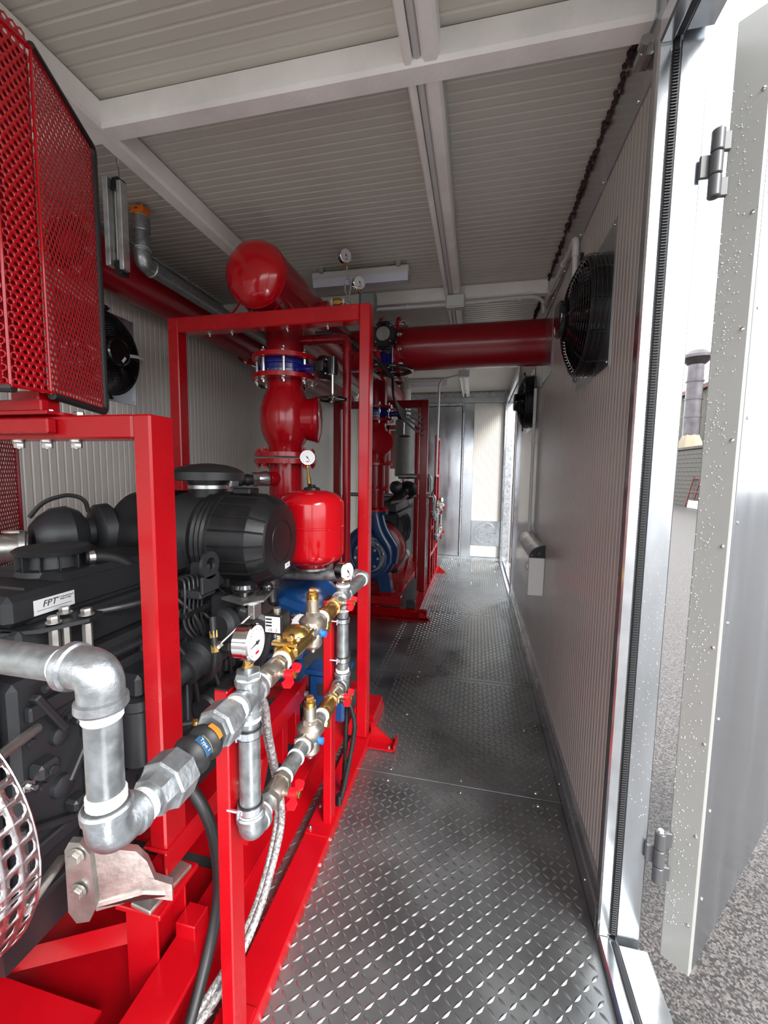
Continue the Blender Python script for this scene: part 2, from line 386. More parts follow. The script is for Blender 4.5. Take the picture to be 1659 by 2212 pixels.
for q in range(335):
    z = .03+q*.0062
    if z < 2.1: ri.bx(.3765, .3885, 1.0685, 1.0745, z, z+.0030, .001)
obj('gasket_ribs', ri, 'rubber', f1)['kind'] = 'stuff'
f2 = door_frame('trim_8', 5.835, 4.08, 2.13, 1)
obj('near_jamb', B().bx(.345, .462, 4.03, 4.08, 0, 2.18, .005), 'galv_bright', f2)
# near door leaf, swung out past the jamb
A_ = V((.492, 1.074, 0)); du = V((.653, .757, 0)).normalized(); dn = V((.757, -.653, 0)).normalized()
rotD = Matrix((du, dn, (0, 0, 1))).transposed()
dl = thing('door_leaf', 'open galvanised door leaf with raindrops on its pale grey edge', 'door', A_)
def dbox(u0, u1, n0, n1, z0, z1, bev=.002): 
    c = A_+du*(u0+u1)/2+dn*(n0+n1)/2+V((0, 0, (z0+z1)/2)); return B().box(c, (u1-u0, n1-n0, z1-z0), rotD, bev)
obj('edge_profile', dbox(0, .02, 0, .062, 0, 2.13), 'door_edge', dl)
obj('inner_sheet', dbox(.0205, .90, .058, .0635, 0.006, 2.124, .001), 'galv_door', dl)
obj('outer_sheet', dbox(.0205, .90, 0, .004, 0.006, 2.124, .001), 'galv_door', dl)
obj('core', dbox(.021, .895, .0045, .0575, .004, 2.126, .001), 'door_edge', dl)
for q in range(9):
    z = .13+q*.23
    for n_ in (.052,): obj('rivet', B().lathe(A_+dn*n_+V((0, 0, z)), -du, [(0, .0042), (.0015, .004), (.0025, .001)], 8), 'steel', dl)
    obj('rivet', B().lathe(A_+du*.045+dn*.0635+V((0, 0, z+.05)), dn, [(0, .0042), (.0015, .004), (.0025, .001)], 8), 'steel', dl)
dr = B()
for q in range(520):
    n_ = min(.06, max(.002, random.gauss(.022, .013))); z = random.uniform(.1, 2.0); r = random.uniform(.0007, .0017)
    dr.sph(A_+dn*n_+V((0, 0, z)), r, 6, (1, 1, 1.15))
o = obj('raindrops', dr, 'droplet', dl); o['kind'] = 'stuff'
dr = B()
for q in range(200):
    z = random.uniform(.35, 1.6); r = random.uniform(.0006, .0014); dr.sph((random.uniform(.396, .445), 1.078, z), r, 6)
o = obj('raindrops', dr, 'droplet', f1); o['kind'] = 'stuff'
for nm, z in (('upper', 1.853), ('lower', .272)):
    h = obj('door_hinge', B().cyl((.468, 1.062, z-.067), (.468, 1.062, z+.069), .006, n=10), 'plastic_gr', dl); h['label'] = 'black knuckle hinge'
    for q in range(3):
        obj('knuckle', B().lathe((.468, 1.062, z-.066+q*.045), (0, 0, 1), [(0, .0105), (.002, .0122), (.041, .0122), (.043, .0105)], 18), 'hinge', h)
    obj('pin_cap', B().lathe((.468, 1.062, z+.068), (0, 0, 1), [(0, .0085), (.004, .006)], 14), 'steel', h)
    obj('jamb_flange', B().bx(.44, .468, 1.066, 1.074, z-.022, z+.024, .002), 'hinge', h)
    for q in (-.044, .046): obj('leaf_flange', B().box((.482, 1.068, z+q), (.026, .010, .038), None, .002), 'hinge', h)
lb = thing('door_latch_catch', 'small steel catch block at the top corner of the near doorway', 'catch', (.35, 1.16, 2.17))
obj('catch_body', B().bx(.335, .366, 1.15, 1.20, 2.165, 2.19, .004), 'steel', lb); obj('catch_roller', B().cyl((.340, 1.13, 2.178), (.340, 1.15, 2.178), .012), 'galv_bright', lb)
# second door leaf beyond the far doorway
d2 = thing('door_leaf', 'open pale grey door leaf outside the far right doorway', 'door', (.47, 5.83, 0))
e_ = V((math.cos(math.radians(-46)), math.sin(math.radians(-46)), 0)); f_ = V((-e_.y, e_.x, 0)); rot2 = Matrix((e_, f_, (0, 0, 1))).transposed()
obj('inner_sheet', B().box(V((.47, 5.83, 1.075))+e_*.45-f_*.0025, (.88, .004, 2.13), rot2, .001), 'door_edge', d2); obj('core', B().box(V((.47, 5.83, 1.075))+e_*.45+f_*.025, (.90, .05, 2.15), rot2, .002), 'door_edge', d2)
# ---- outdoors
gr = struct('ground', B().bx(-40, 60, -40, 70, -.35, -.15), 'asphalt')
bw = thing('block_wall', 'grey concrete block wall across the yard', 'wall', (9.7, 22, -.15))
obj('mortar_core', B().bx(9.74, 9.98, 10, 40, -.15, 2.5), 'mortar', bw)
bm_ = obj('block', B().bx(9.70, 9.99, 18.0, 18.39, -.145, .045, .006), 'concrete', bw, loc=(9.845, 18.195, -.05)); first = True
for c in range(13):
    for q in range(19):
        yy = 18.195+q*.4+(.2 if c % 2 else 0); zz = -.05+c*.2
        if c == 0 and q == 0: continue
        inst(bm_, (9.845, yy, zz), bw)
obj('cap_course', B().bx(9.66, 10.03, 10, 40, 2.5, 2.62, .01), 'concrete', bw)
hs = thing('factory_building', 'olive clad factory building behind the block wall', 'building', (14, 30, -.15))
obj('wall', B().bx(13.2, 30, 28, 50, -.15, 6.6), 'cladding', hs)
obj('roof', B().prism([(13.0, 27.8, 6.6), (13.0, 50, 6.6), (22, 50, 8.9), (22, 27.8, 8.9)], (0, 0, .15)), 'rust_red', hs)
obj('gutter', B().bx(12.9, 13.15, 27.8, 50, 6.45, 6.65), 'rust_red', hs)
for q in range(8): obj('wall_rib', B().bx(13.1, 13.2, 28.4+q*2.0, 28.6+q*2.0, -.15, 6.4), 'cladding', hs)
fl = thing('chimney_flue', 'tall steel flue pipe with cowl beside the factory building', 'chimney', (12.0, 27.6, 0))
obj('pipe', B().cyl((12.0, 27.6, 3.6), (12.0, 27.6, 7.6), .42, .40, 20), 'flue', fl)
obj('cowl', B().lathe((12.0, 27.6, 7.55), (0, 0, 1), [(0, .42), (.35, .78), (.5, .78), (.75, .5)], 20), 'flue', fl)
obj('base_cone', B().lathe((12.0, 27.6, -.15), (0, 0, 1), [(0, .62), (3.3, .62), (3.8, .41)], 8), 'cream', fl)
for zz in (4.6, 5.6, 6.6): obj('band', B().ring((12, 27.6, zz), (0, 0, 1), .40, .45, .08), 'flue', fl)
rk = thing('rack_frame', 'leaning red steel frame against the block wall', 'frame', (9.55, 20.5, -.15))
for q, yy in enumerate((21.6, 21.0)): obj('upright', B().tube([(9.35, yy-.1, -.15), (9.66, yy, 1.2)], .035, 8), 'rust_red', rk)
for t in (.15, .5, .95): obj('rung', B().tube([(9.35+.31*t, 21.5, -.15+1.35*t), (9.35+.31*t, 19.5, -.15+1.35*t)], .03, 8), 'rust_red', rk)
tag(obj('white_sheet', B().box((9.15, 20.2, .02), (.12, 1.0, .34), Matrix.Rotation(.12, 3, 'Y'), .02), 'white_plain'), 'white sheet lying at the foot of the red frame', 'sheet')
# ================================================================ small fittings
def bolt(root, p, ax, r=.007, h=.006, m='steel', stud=.006, name='bolt'):
    b = B(); a = V(ax).normalized(); b.lathe(p, a, [(0, r*1.35), (h*.22, r*1.35)], 14); b.hexn(V(p)+a*h*.2, a, r, h); b.cyl(V(p)+a*h, V(p)+a*(h+stud), r*.5, n=10)
    return obj(name, b, m, root)
def gauge(c, n, R, label, stem_to, depth=.03, stem_m='brass', ang=215):
    n = V(n).normalized(); c = V(c); t = thing('pressure_gauge', label, 'gauge', stem_to, 'round pressure gauges')
    obj('case', B().lathe(c-n*depth, n, [(0, R*.80), (.004, R*.94), (depth*.85, R*.94), (depth*.86, R), (depth+.003, R), (depth+.005, R*.93)], 32), 'chrome', t)
    d = obj('dial', B().lathe(c+n*.0052, n, [(0, R*.90), (.0006, R*.90)], 32), 'dial', t)
    x, y, a = frame_of(n, (0, 0, 1)); tk = B()
    for q in range(25):
        an = math.radians(-135+q*11.25); dv = x*math.cos(an)+y*math.sin(an); ln = .14 if q % 4 == 0 else .07
        tk.box(c+n*.0062+dv*R*(.82-ln/2), (R*ln, R*.022, .0003), Matrix((dv, a.cross(dv), a)).transposed(), .0001)
    obj('scale_marks', tk, 'ink', d)['kind'] = 'stuff'
    dv = x*math.cos(math.radians(ang))+y*math.sin(math.radians(ang)); pv = a.cross(dv)
    obj('needle', B().prism([c+n*.0065+dv*R*.72, c+n*.0065-dv*R*.25+pv*R*.05, c+n*.0065-dv*R*.25-pv*R*.05], n*.001).lathe(c+n*.006, n, [(0, R*.1), (.0025, R*.09)], 14), 'ink', d)
    obj('red_mark', B().box(c+n*.0062-x*R*.52, (R*.13, R*.36, .0003), Matrix((x, y, a)).transposed(), .0001), 'red_plastic', d)
    s0 = c-n*depth*.5-V((0, 0, R*.9)); st = V(stem_to)
    obj('stem', B().lathe(st, s0-st, [(0, R*.30), ((s0-st).length*.35, R*.30), ((s0-st).length*.36, R*.2), ((s0-st).length, R*.2)], 8), stem_m, t)
    return t
def tape(root, p, ax, r, L=.008, name='tape_wrap'):
    a = V(ax).normalized(); p = V(p)-a*L/2
    return obj(name, B().lathe(p, a, [(0, r*1.0), (L*.15, r*1.07), (L*.35, r*1.04), (L*.5, r*1.08), (L*.7, r*1.045), (L*.85, r*1.07), (L, r)], 20), 'tape', root)
def pipe(root, p0, p1, r, m='galv_pipe', n=24, name='pipe'): return obj(name, B().cyl(p0, p1, r, n=n), m, root)
def elbow(root, c, d1, d2, r, L, m='galv_fit', bead=True, name='elbow'):
    c, d1, d2 = V(c), V(d1), V(d2); b = B(); b.tube([c+d1*L, c, c+d2*L], r, 22, fil=L*.86, fk=9)
    if bead:
        for d in (d1, d2): b.lathe(c+d*(L-.012), d, [(-.002, r), (0, r*1.13), (.009, r*1.15), (.012, r*1.06)], 22)
    return obj(name, b, m, root)
def tee(root, c, dirs, r, L, m='galv_fit', name='tee'):
    b = B(); b.sph(c, r*1.02, 20)
    for d in dirs:
        d = V(d); b.lathe(c, d, [(0, r), (L-.012, r), (L-.011, r*1.12), (L-.001, r*1.14), (L, r*.95)], 22)
    return obj(name, b, m, root)
def clamp(root, c, r, out):
    c = V(c); o = V(out).normalized(); k = obj('pipe_clamp', B().ring(c-V((0, 0, .009)), (0, 0, 1), r*1.0, r*1.16, .018, 24), 'rubber', root)
    obj('steel_band', B().ring(c-V((0, 0, .0065)), (0, 0, 1), r*1.15, r*1.24, .013, 24), 'galv_bright', k)
    e = c+V((-.55, -.83, 0)).normalized()*r*1.25
    obj('clamp_ear', B().box(e, (.004, .016, .018), Matrix.Rotation(.4, 3, 'Z'), .001).cyl(e+V((-.022, .0, 0)), e+V((.010, 0, 0)), .0035, n=8).hexn(e+V((.004, 0, 0)), (1, 0, 0), .006, .005), 'galv_bright', k)
    return k
def ball_valve(y, z, label, x=-.398, r=.019):
    t = thing('ball_valve', label, 'valve', (x, y, z), 'red handled ball valves'); b = B()
    b.lathe((x, y-.034, z), (0, 1, 0), [(0, r*1.22), (.012, r*1.22)], 6); b.lathe((x, y+.022, z), (0, 1, 0), [(0, r*1.22), (.012, r*1.22)], 6)
    b.lathe((x, y-.023, z), (0, 1, 0), [(0, r), (.010, r*1.16), (.036, r*1.16), (.046, r)], 22); obj('body', b, 'nickel', t)
    obj('stem', B().cyl((x+.015, y, z), (x+.040, y, z), .0075, n=12), 'nickel', t)
    w_ = B(); xx = x+.032; R = lambda a, c: V((xx+c*.9, y+a*.80, z+a*.29-.004))
    out = [(-.009, .0), (.009, .0), (.015, .010), (.030, .004), (.036, .010), (.034, .026), (.017, .028), (.008, .018), (-.008, .018), (-.017, .028), (-.034, .026), (-.036, .010), (-.030, .004), (-.015, .010)]
    w_.prism([R(a, c) for a, c in out], (0, -.0026, .0075)); w_.cyl((xx, y, z), (xx+.017, y, z), .0105, n=12); obj('wing_handle', w_, 'red_plastic', t)
    obj('handle_nut', B().hexn((xx+.017, y, z), (1, 0, 0), .007, .007), 'brass', t); return t
def regulator(y, z, label, x=-.398):
    t = thing('pressure_regulator', label, 'valve', (x, y, z), 'nickel pressure regulators')
    obj('body', B().lathe((x, y, z-.062), (0, 0, 1), [(0, .007), (.010, .009), (.012, .018), (.02, .024), (.045, .025), (.05, .023), (.062, .028), (.072, .034), (.086, .034), (.090, .030), (.097, .022)], 24), 'nickel', t)
    for s_ in (-1, 1): obj('hex_port', B().lathe((x, y+s_*.046, z), (0, -s_, 0), [(0, .026), (.016, .026), (.03, .021)], 6), 'nickel', t)
    obj('bonnet', B().hexn((x, y, z+.034), (0, 0, 1), .021, .012).lathe((x, y, z+.046), (0, 0, 1), [(0, .0165), (.030, .0165), (.032, .012)], 20), 'nickel', t)
    obj('adjusting_cap', B().lathe((x, y, z+.077), (0, 0, 1), [(0, .014), (.004, .0155), (.014, .0155), (.016, .010)], 18).hexn((x, y, z+.092), (0, 0, 1), .0105, .012), 'brass', t)
    for s in (-1, 1): obj('blue_plug', B().cyl((x+s*.024, y, z-.012), (x+s*.036, y, z-.012), .0085, n=14), 'blue_cap', t)
    return t
def strainer(y, z, label, x=-.398):
    t = thing('strainer', label, 'strainer', (x, y, z), 'brass line strainers')
    obj('body', B().lathe((x, y-.045, z), (0, 1, 0), [(0, .022), (.010, .022), (.012, .019), (.02, .023), (.05, .023), (.056, .019), (.078, .019), (.080, .023), (.09, .023)], 20), 'brass', t)
    obj('screen_leg', B().lathe((x, y-.005, z), (0, -.62, -.78), [(0, .017), (.040, .017), (.041, .020), (.052, .020), (.055, .012)], 8), 'brass', t)
    return t
# ================================================================ skid 1: red base frame
RX = -.42
sk = thing('pump_skid_base', 'red welded base frame with bolted floor rail nearest the camera', 'frame', (-.9, 1.0, 0))
obj('floor_rail', B().bx(-.5, RX, .06, 1.98, .036, .045, .002).bx(RX-.006, RX, .06, 1.98, .001, .0365, .001), 'red', sk)
obj('main_beam', B().bx(-.635, -.545, .06, 1.95, .13, .142, .002).bx(-.595, -.585, .06, 1.95, .012, .13, .001).bx(-.635, -.545, .06, 1.95, .001, .012, .001), 'red', sk)
obj('main_beam', B().bx(-1.36, -1.27, .06, 1.95, .001, .142, .003), 'red', sk)
for yy in (.30, 1.02, 1.88): obj('cross_beam', B().bx(-1.269, -.636, yy, yy+.07, .03, .135, .003), 'red', sk)
obj('pump_plinth', B().bx(-1.268, -.64, 1.82, 1.879, .1355, .1435, .002), 'red', sk)
obj('drip_tray', B().bx(-1.268, -.64, .06, 1.0, .012, .02, .002), 'red', sk)
obj('tray_slope', B().prism([(-1.26, .10, .02), (-.72, .10, .02), (-.72, .62, .075), (-1.26, .62, .075)], (0, 0, .008)), 'red', sk)
# pedestal (H section), cap plate and diagonal brace
obj('pedestal', B().bx(-.716, -.636, .684, .690, .02, .262, .0015).bx(-.716, -.636, .770, .776, .02, .262, .0015).bx(-.680, -.672, .690, .770, .02, .262, .001), 'red', sk)
obj('pedestal_cap', B().box((-.668, .728, .268), (.112, .125, .012), None, .002), 'red', sk)
obj('brace', B().tube([(-.70, .715, .165), (-1.02, .66, .055)], .026, 4), 'red', sk)
obj('brace', B().bx(-.635, -.585, .735, .785, .13, .175, .002), 'red', sk)
# upper channel carrying engine portal + its struts
obj('engine_rail', B().bx(-.70, -.64, .722, 1.49, .353, .360, .0015).bx(-.647, -.64, .722, 1.49, .297, .3535, .0015).bx(-.70, -.64, .722, 1.49, .297, .303, .001), 'red', sk)
for yy in (1.33, 1.44): obj('strut', B().bx(-.69, -.65, yy-.02, yy+.02, .14, .297, .002), 'red', sk)
obj('strut', B().prism([(-.635, .98, .142), (-.635, 1.03, .142), (-.66, 1.17, .297), (-.66, 1.12, .297)], (.036, 0, 0)), 'red', sk)
obj('stop_pad', B().lathe((-.628, 1.46, .33), (1, 0, 0), [(0, .012), (.01, .012)], 12), 'cast_zinc', sk)
# manifold posts on the rail
for yy in (.643, 1.20):
    zb = .045
    o = obj('manifold_post', B().bx(-.456, -.428, yy, yy+.045, zb, .80, .0025), 'red', sk)
    obj('end_cap', B().bx(-.455, -.429, yy+.001, yy+.044, .80, .804, .0015), 'plastic', o)
    obj('foot_plate', B().bx(-.499, -.424, yy-.05, yy+.075, .045, .050, .001), 'red', o)
    for dy in (-.03, .06): bolt(o, (-.487, yy+dy, .050), (0, 0, 1), .005, .004)
for yy in (1.08, 1.17, .55): bolt(sk, (RX, yy, .026), (1, 0, 0), .0055, .004, stud=.002)
# foot outrigger
obj('outrigger', B().bx(-.42, -.305, 1.655, 1.735, .004, .012, .001).prism([(-.42, 1.70, .012), (-.31, 1.70, .012), (-.42, 1.70, .10)], (0, .006, 0)).bx(-.311, -.303, 1.655, 1.735, .004, .035, .001), 'red', sk)
obj('end_beam', B().bx(-.498, -.422, 1.76, 1.94, .046, .09, .002), 'red', sk)
for yy in (1.672, 1.718): bolt(sk, (-.330, yy, .012), (0, 0, 1), .006, .005)
# portal 1 over the engine
p1 = thing('engine_portal_frame', 'bright red square tube portal standing in front of the engine', 'frame', (-.66, .755, .36), 'red tube portals')
obj('post', B().bx(-.682, -.640, .722, .790, .361, 1.311, .004), 'red', p1)
obj('post', B().bx(-1.392, -1.350, .722, .790, .145, 1.311, .004), 'red', p1)
obj('top_bar', B().bx(-1.3495, -.6825, .722, .790, 1.262, 1.311, .004), 'red', p1)
obj('corner_weld', B().tube([(-.682, .720, .362), (-.640, .720, .362)], .004, 6), 'red', p1)
obj('mounting_plate', B().bx(-1.30, -.868, .700, .7215, 1.272, 1.304, .003).bx(-1.30, -.868, .700, .800, 1.3115, 1.319, .002), 'red', p1)
for xx in (-.86, -.94, -1.02): bolt(p1, (xx, .757, 1.2615), (0, 0, -1), .0105, .014, stud=.004); 
for xx in (-.85, -.93): bolt(p1, (xx, .757, 1.319 if xx < -.868 else 1.3115), (0, 0, 1), .0105, .009, stud=0.001)
# portal 2 and its copy on the far skid
p2 = thing('pipe_portal_frame', 'tall red portal frame around the near riser pipe', 'frame', (-.9, 1.70, .045), 'red tube portals')
obj('post', B().bx(-.478, -.432, 1.66, 1.72, .046, 1.87, .004), 'red', p2)
obj('post', B().bx(-1.362, -1.310, 1.66, 1.72, .143, 1.87, .004), 'red', p2)
obj('top_bar', B().bx(-1.3095, -.4785, 1.66, 1.72, 1.805, 1.87, .004), 'red', p2)
obj('base_gusset', B().prism([(-.4785, 1.665, .046), (-.53, 1.665, .046), (-.4785, 1.665, .19)], (0, .006, 0)), 'red', p2)
for xx in (-1.17, -1.06, -.80, -.62): bolt(p2, (xx, 1.69, 1.8045), (0, 0, -1), .007, .007, stud=.010)
# ================================================================ galvanised cooling pipework, fittings
XM, ZT, ZB = -.398, .811, .528
def zt(y): return .785+(min(y, 1.222)-.665)*.0467 if y > .665 else .785+(y-.665)*.035
def zb(y): return .517+(y-.665)*.02
mp_ = thing('cooling_pipework', 'galvanised water bypass pipework with taped joints on the near red posts', 'pipework', (XM, .9, .5), 'galvanised bypass pipework')
R1 = .0188
pipe(mp_, (-1.28, .365, .978), (-.43, .365, .978), R1); elbow(mp_, (-1.315, .365, .978), (1, 0, 0), (0, 0, -1), .0235, .044); pipe(mp_, (-1.315, .365, .94), (-1.315, .365, .1425), R1)
elbow(mp_, (-.400, .365, .978), (-1, 0, 0), (0, 0, -1), .0235, .044)
tape(mp_, (-.447, .365, .978), (1, 0, 0), R1, .014)
pipe(mp_, (-.400, .365, .945), (-.400, .365, .80), R1); tape(mp_, (-.400, .365, .928), (0, 0, 1), R1*1.05, .014); tape(mp_, (-.400, .365, .828), (0, 0, 1), R1*1.05, .015)
elbow(mp_, (-.400, .365, .778), (0, 0, 1), (0, 1, 0), .0235, .042)
tape(mp_, (XM, .413, zt(.413)), (0, 1, 0), .0205, .014); pipe(mp_, (XM, .40, zt(.40)), (XM, .435, zt(.435)), .019)
def union(y0, y1, r):
    b = B(); ZT = zt(y0); b.lathe((XM, y0, ZT), (0, 1, 0), [(0, r*.80), ((y1-y0)*.36, r*.84)], 8); b.lathe((XM, y0+(y1-y0)*.3, ZT), (0, 1, 0), [(0, r*.98), (.003, r*1.06), ((y1-y0)*.55, r*1.06), ((y1-y0)*.62, r*.95)], 8)
    b.lathe((XM, y1-(y1-y0)*.2, ZT), (0, 1, 0), [(0, r*.82), ((y1-y0)*.2, r*.78)], 8); obj('union_nut', b, 'galv_fit', mp_)
union(.424, .486, .034)
union(.612, .555, .033)
pipe(mp_, (XM, .607, zt(.607)), (XM, .63, zt(.63)), .021, 'tape', name='tape_wrap'); tape(mp_, (XM, .622, zt(.622)), (0, 1, 0), .022, .012)
tee(mp_, V((XM, .665, zt(.665))), [(0, 1, 0), (0, -1, 0), (0, 0, 1), (0, 0, -1)], .022, .036)
tape(mp_, (XM, .665, zt(.665)-.042), (0, 0, 1), .0205, .010); tape(mp_, (XM, .707, zt(.707)), (0, 1, 0), .0195, .010); tape(mp_, (XM, .665, zt(.665)+.038), (0, 0, 1), .021, .005)
obj('reducer_bush', B().hexn((XM, .665, zt(.665)+.038), (0, 0, 1), .024, .012).cyl((XM, .665, zt(.665)+.05), (XM, .665, zt(.665)+.056), .008), 'galv_fit', mp_)
pipe(mp_, (XM, .665, zt(.665)-.03), (XM, .665, zb(.665)+.035), .0195)
for z in (.718, .568): clamp(mp_, (XM, .665, z), .0195, (-1, 0, 0))
elbow(mp_, (XM, .665, zb(.665)), (0, 0, 1), (0, 1, 0), .0235, .038); tape(mp_, (XM, .665, zb(.665)+.042), (0, 0, 1), .021, .010); tape(mp_, (XM, .708, zb(.708)), (0, 1, 0), .0195, .008)
pipe(mp_, (XM, .70, zb(.70)), (XM, .735, zb(.735)), .018); pipe(mp_, (XM, .80, zb(.80)), (XM, .92, zb(.92)), .0185)
for y in (.806, .868, .908): tape(mp_, (XM, y, zb(y)), (0, 1, 0), .0195, .007)
pipe(mp_, (XM, .70, zt(.70)), (XM, .73, zt(.73)), .018); pipe(mp_, (XM, .792, zt(.792)), (XM, .82, zt(.82)), .0175); tape(mp_, (XM, .80, zt(.80)), (0, 1, 0), .0205, .012)
for z in (zt(1.09), zb(1.09)):
    pipe(mp_, (XM, 1.0, z), (XM, 1.06, z), .017); tape(mp_, (XM, 1.036, z), (0, 1, 0), .020, .012); pipe(mp_, (XM, 1.14, z), (XM, 1.2, z), .016); tape(mp_, (XM, 1.137, z), (0, 1, 0), .020, .007)
tee(mp_, V((XM, 1.222, zt(1.222))), [(0, 1, 0), (0, -1, 0), (0, 0, 1), (0, 0, -1)], .022, .034)
tape(mp_, (XM, 1.222, zt(1.222)+.036), (0, 0, 1), .021, .007); obj('reducer_bush', B().hexn((XM, 1.222, zt(1.222)+.036), (0, 0, 1), .021, .010), 'galv_fit', mp_)
pipe(mp_, (XM, 1.222, zt(1.222)-.03), (XM, 1.222, zb(1.222)+.03), .0185); tape(mp_, (XM, 1.222, zt(1.222)-.042), (0, 0, 1), .0205, .010); tape(mp_, (XM, 1.222, zb(1.222)+.042), (0, 0, 1), .0205, .010)
for z in (.735, .608): clamp(mp_, (XM, 1.222, z), .0185, (-1, 0, 0))
elbow(mp_, (XM, 1.222, zb(1.222)), (0, 0, 1), (0, -1, 0), .023, .036)
pipe(mp_, (XM, 1.25, zt(1.25)), (XM, 1.44, zt(1.44)), .0215); tape(mp_, (XM, 1.435, zt(1.435)), (0, 1, 0), .023, .010)
elbow(mp_, (XM, 1.475, zt(1.475)), (0, -1, 0), (-1, 0, 0), .025, .038); tape(mp_, (XM-.042, 1.475, ZT), (1, 0, 0), .023, .010)
pipe(mp_, (XM-.04, 1.475, ZT), (-.86, 1.475, ZT-.01), .0215)
mparts = [mp_]
fj = thing('flexible_joint', 'black rubber double bellows between two galvanised union nuts', 'joint', (XM, .52, zt(.52)-.03))
obj('bellows', B().lathe((XM, .484, zt(.484)), (0, 1, 0), [(0, .021), (.004, .0215)]+[(.006+.033*i/9, .0180+.0125*math.sin(PI*i/9)) for i in range(10)]+[(.041+.027*i/9, .0180+.011*math.sin(PI*i/9)) for i in range(10)]+[(.072, .021)], 26), 'rubber', fj)
def patch(y0, y1, a0, a1, r, m, nm):
    b = B(); n = 8; vs = []; 
    for (yy, rr) in ((y0, r[0]), ((y0+y1)/2, r[1]), (y1, r[2])):
        for k_ in range(n+1):
            a = math.radians(a0+(a1-a0)*k_/n); vs.append((XM+math.cos(a)*rr, yy, zt(.52)+math.sin(a)*rr))
    b.add(vs, [(j*(n+1)+k_, j*(n+1)+k_+1, (j+1)*(n+1)+k_+1, (j+1)*(n+1)+k_) for j in range(2) for k_ in range(n)]); return obj(nm, b, m, fj)
TS_ = patch(.500, .5125, 10, 70, (.0304, .0309, .0303), 'sticker_blue', 'type_sticker'); patch(.5135, .520, 5, 65, (.0302, .0288, .0262), 'cream', 'data_sticker'); patch(.535, .545, 20, 75, (.0288, .0291, .0280), 'orange', 'warning_sticker')
mparts += [fj, gauge((XM+.012, .665, .889), (.995, .03, .04), .0345, 'large steel pressure gauge on the nearest galvanised tee', (XM, .665, .842), ang=97),
 gauge((XM+.012, 1.222, .892), (.93, -.36, .03), .030, 'steel pressure gauge on the second galvanised tee below the red tank', (XM, 1.222, .852)),
 ball_valve(.752, zt(.752), 'red wing handled ball valve on the upper line beside the large gauge'), ball_valve(.765, zb(.765), 'red wing handled ball valve on the lower line by the bottom elbow'),
 ball_valve(1.17, zt(1.17), 'red wing handled ball valve on the upper line before the second tee'), ball_valve(1.145, zb(1.145), 'red wing handled ball valve on the lower line before the far elbow'),
 regulator(.975, zt(.975), 'nickel pressure regulator with brass cap on the upper line'), regulator(.955, zb(.955), 'nickel pressure regulator with brass cap on the lower line'),
 strainer(1.092, zt(1.092), 'brass strainer on the upper bypass line'), strainer(1.088, zb(1.088), 'brass strainer on the lower bypass line')]
ZT = zt(.86)
sv = thing('solenoid_valve', 'brass solenoid valve with black coil on the upper line', 'valve', (XM, .87, ZT))
obj('valve_body', B().lathe((XM, .800, ZT), (0, 1, 0), [(0, .024), (.016, .024), (.020, .021), (.11, .021), (.114, .024), (.13, .024)], 8).bx(XM-.032, XM+.026, .818, .915, ZT-.006, ZT+.020, .006), 'brass', sv)
c_ = obj('diaphragm_cover', B().bx(XM-.034, XM+.028, .815, .918, ZT+.021, ZT+.031, .004).lathe((XM-.003, .872, ZT+.031), (0, 0, 1), [(0, .034), (.008, .030), (.016, .018), (.018, .004)], 20).bx(XM+.0, XM+.014, .822, .840, ZT+.03, ZT+.045, .003), 'brass', sv)
for (a, b_) in ((XM-.027, .84), (XM+.021, .84), (XM-.027, .91), (XM+.021, .91)): bolt(c_, (a, b_, ZT+.031), (0, 0, 1), .0045, .004, stud=.001)
co = obj('coil', B().bx(XM-.066, XM-.022, .846, .890, ZT+.034, ZT+.080, .003), 'plastic', sv)
obj('coil_stem', B().cyl((XM-.045, .868, ZT+.02), (XM-.045, .868, ZT+.09), .009), 'nickel', sv)
lb_ = obj('rating_label', B().bx(XM-.0625, XM-.026, .8448, .8456, ZT+.039, ZT+.076, .0002), 'dial', co)
LABEL_AT = (ZT, lb_)
ZT = .811
# braided hoses, cables
hs_ = thing('braided_hose', 'grey braided hose looping down beside the near bypass pipe', 'hose', (-.46, .74, .10), 'braided hoses')
obj('hose', B().tube([(-.425, .72, .76), (-.44, .80, .70), (-.46, .852, .58), (-.46, .885, .47), (-.455, .90, .40), (-.452, .905, .31), (-.458, .87, .24), (-.462, .82, .18), (-.47, .76, .14), (-.49, .70, .10), (-.52, .62, .08)], .0085, 12, fil=.05), 'braid', hs_)
hs_ = thing('braided_hose', 'second grey braided hose hanging behind the lower ball valve', 'hose', (-.48, .74, .10), 'braided hoses')
obj('hose', B().tube([(-.44, .735, .76), (-.455, .815, .68), (-.475, .87, .56), (-.475, .905, .45), (-.472, .92, .38), (-.470, .915, .30), (-.474, .86, .21), (-.480, .80, .15), (-.50, .72, .11), (-.53, .62, .09)], .0085, 12, fil=.05), 'braid', hs_)
cb_ = thing('black_cable', 'thick black cable dropping behind the nearest red post', 'cable', (-.62, .85, .02))
obj('cable', B().tube([(-.70, .76, .60), (-.62, .755, .52), (-.545, .741, .454), (-.538, .758, .339), (-.536, .758, .247), (-.535, .73, .176), (-.53, .681, .126), (-.525, .637, .09), (-.52, .50, .03), (-.52, .38, .014)], .0125, 14, fil=.06), 'rubber', cb_)
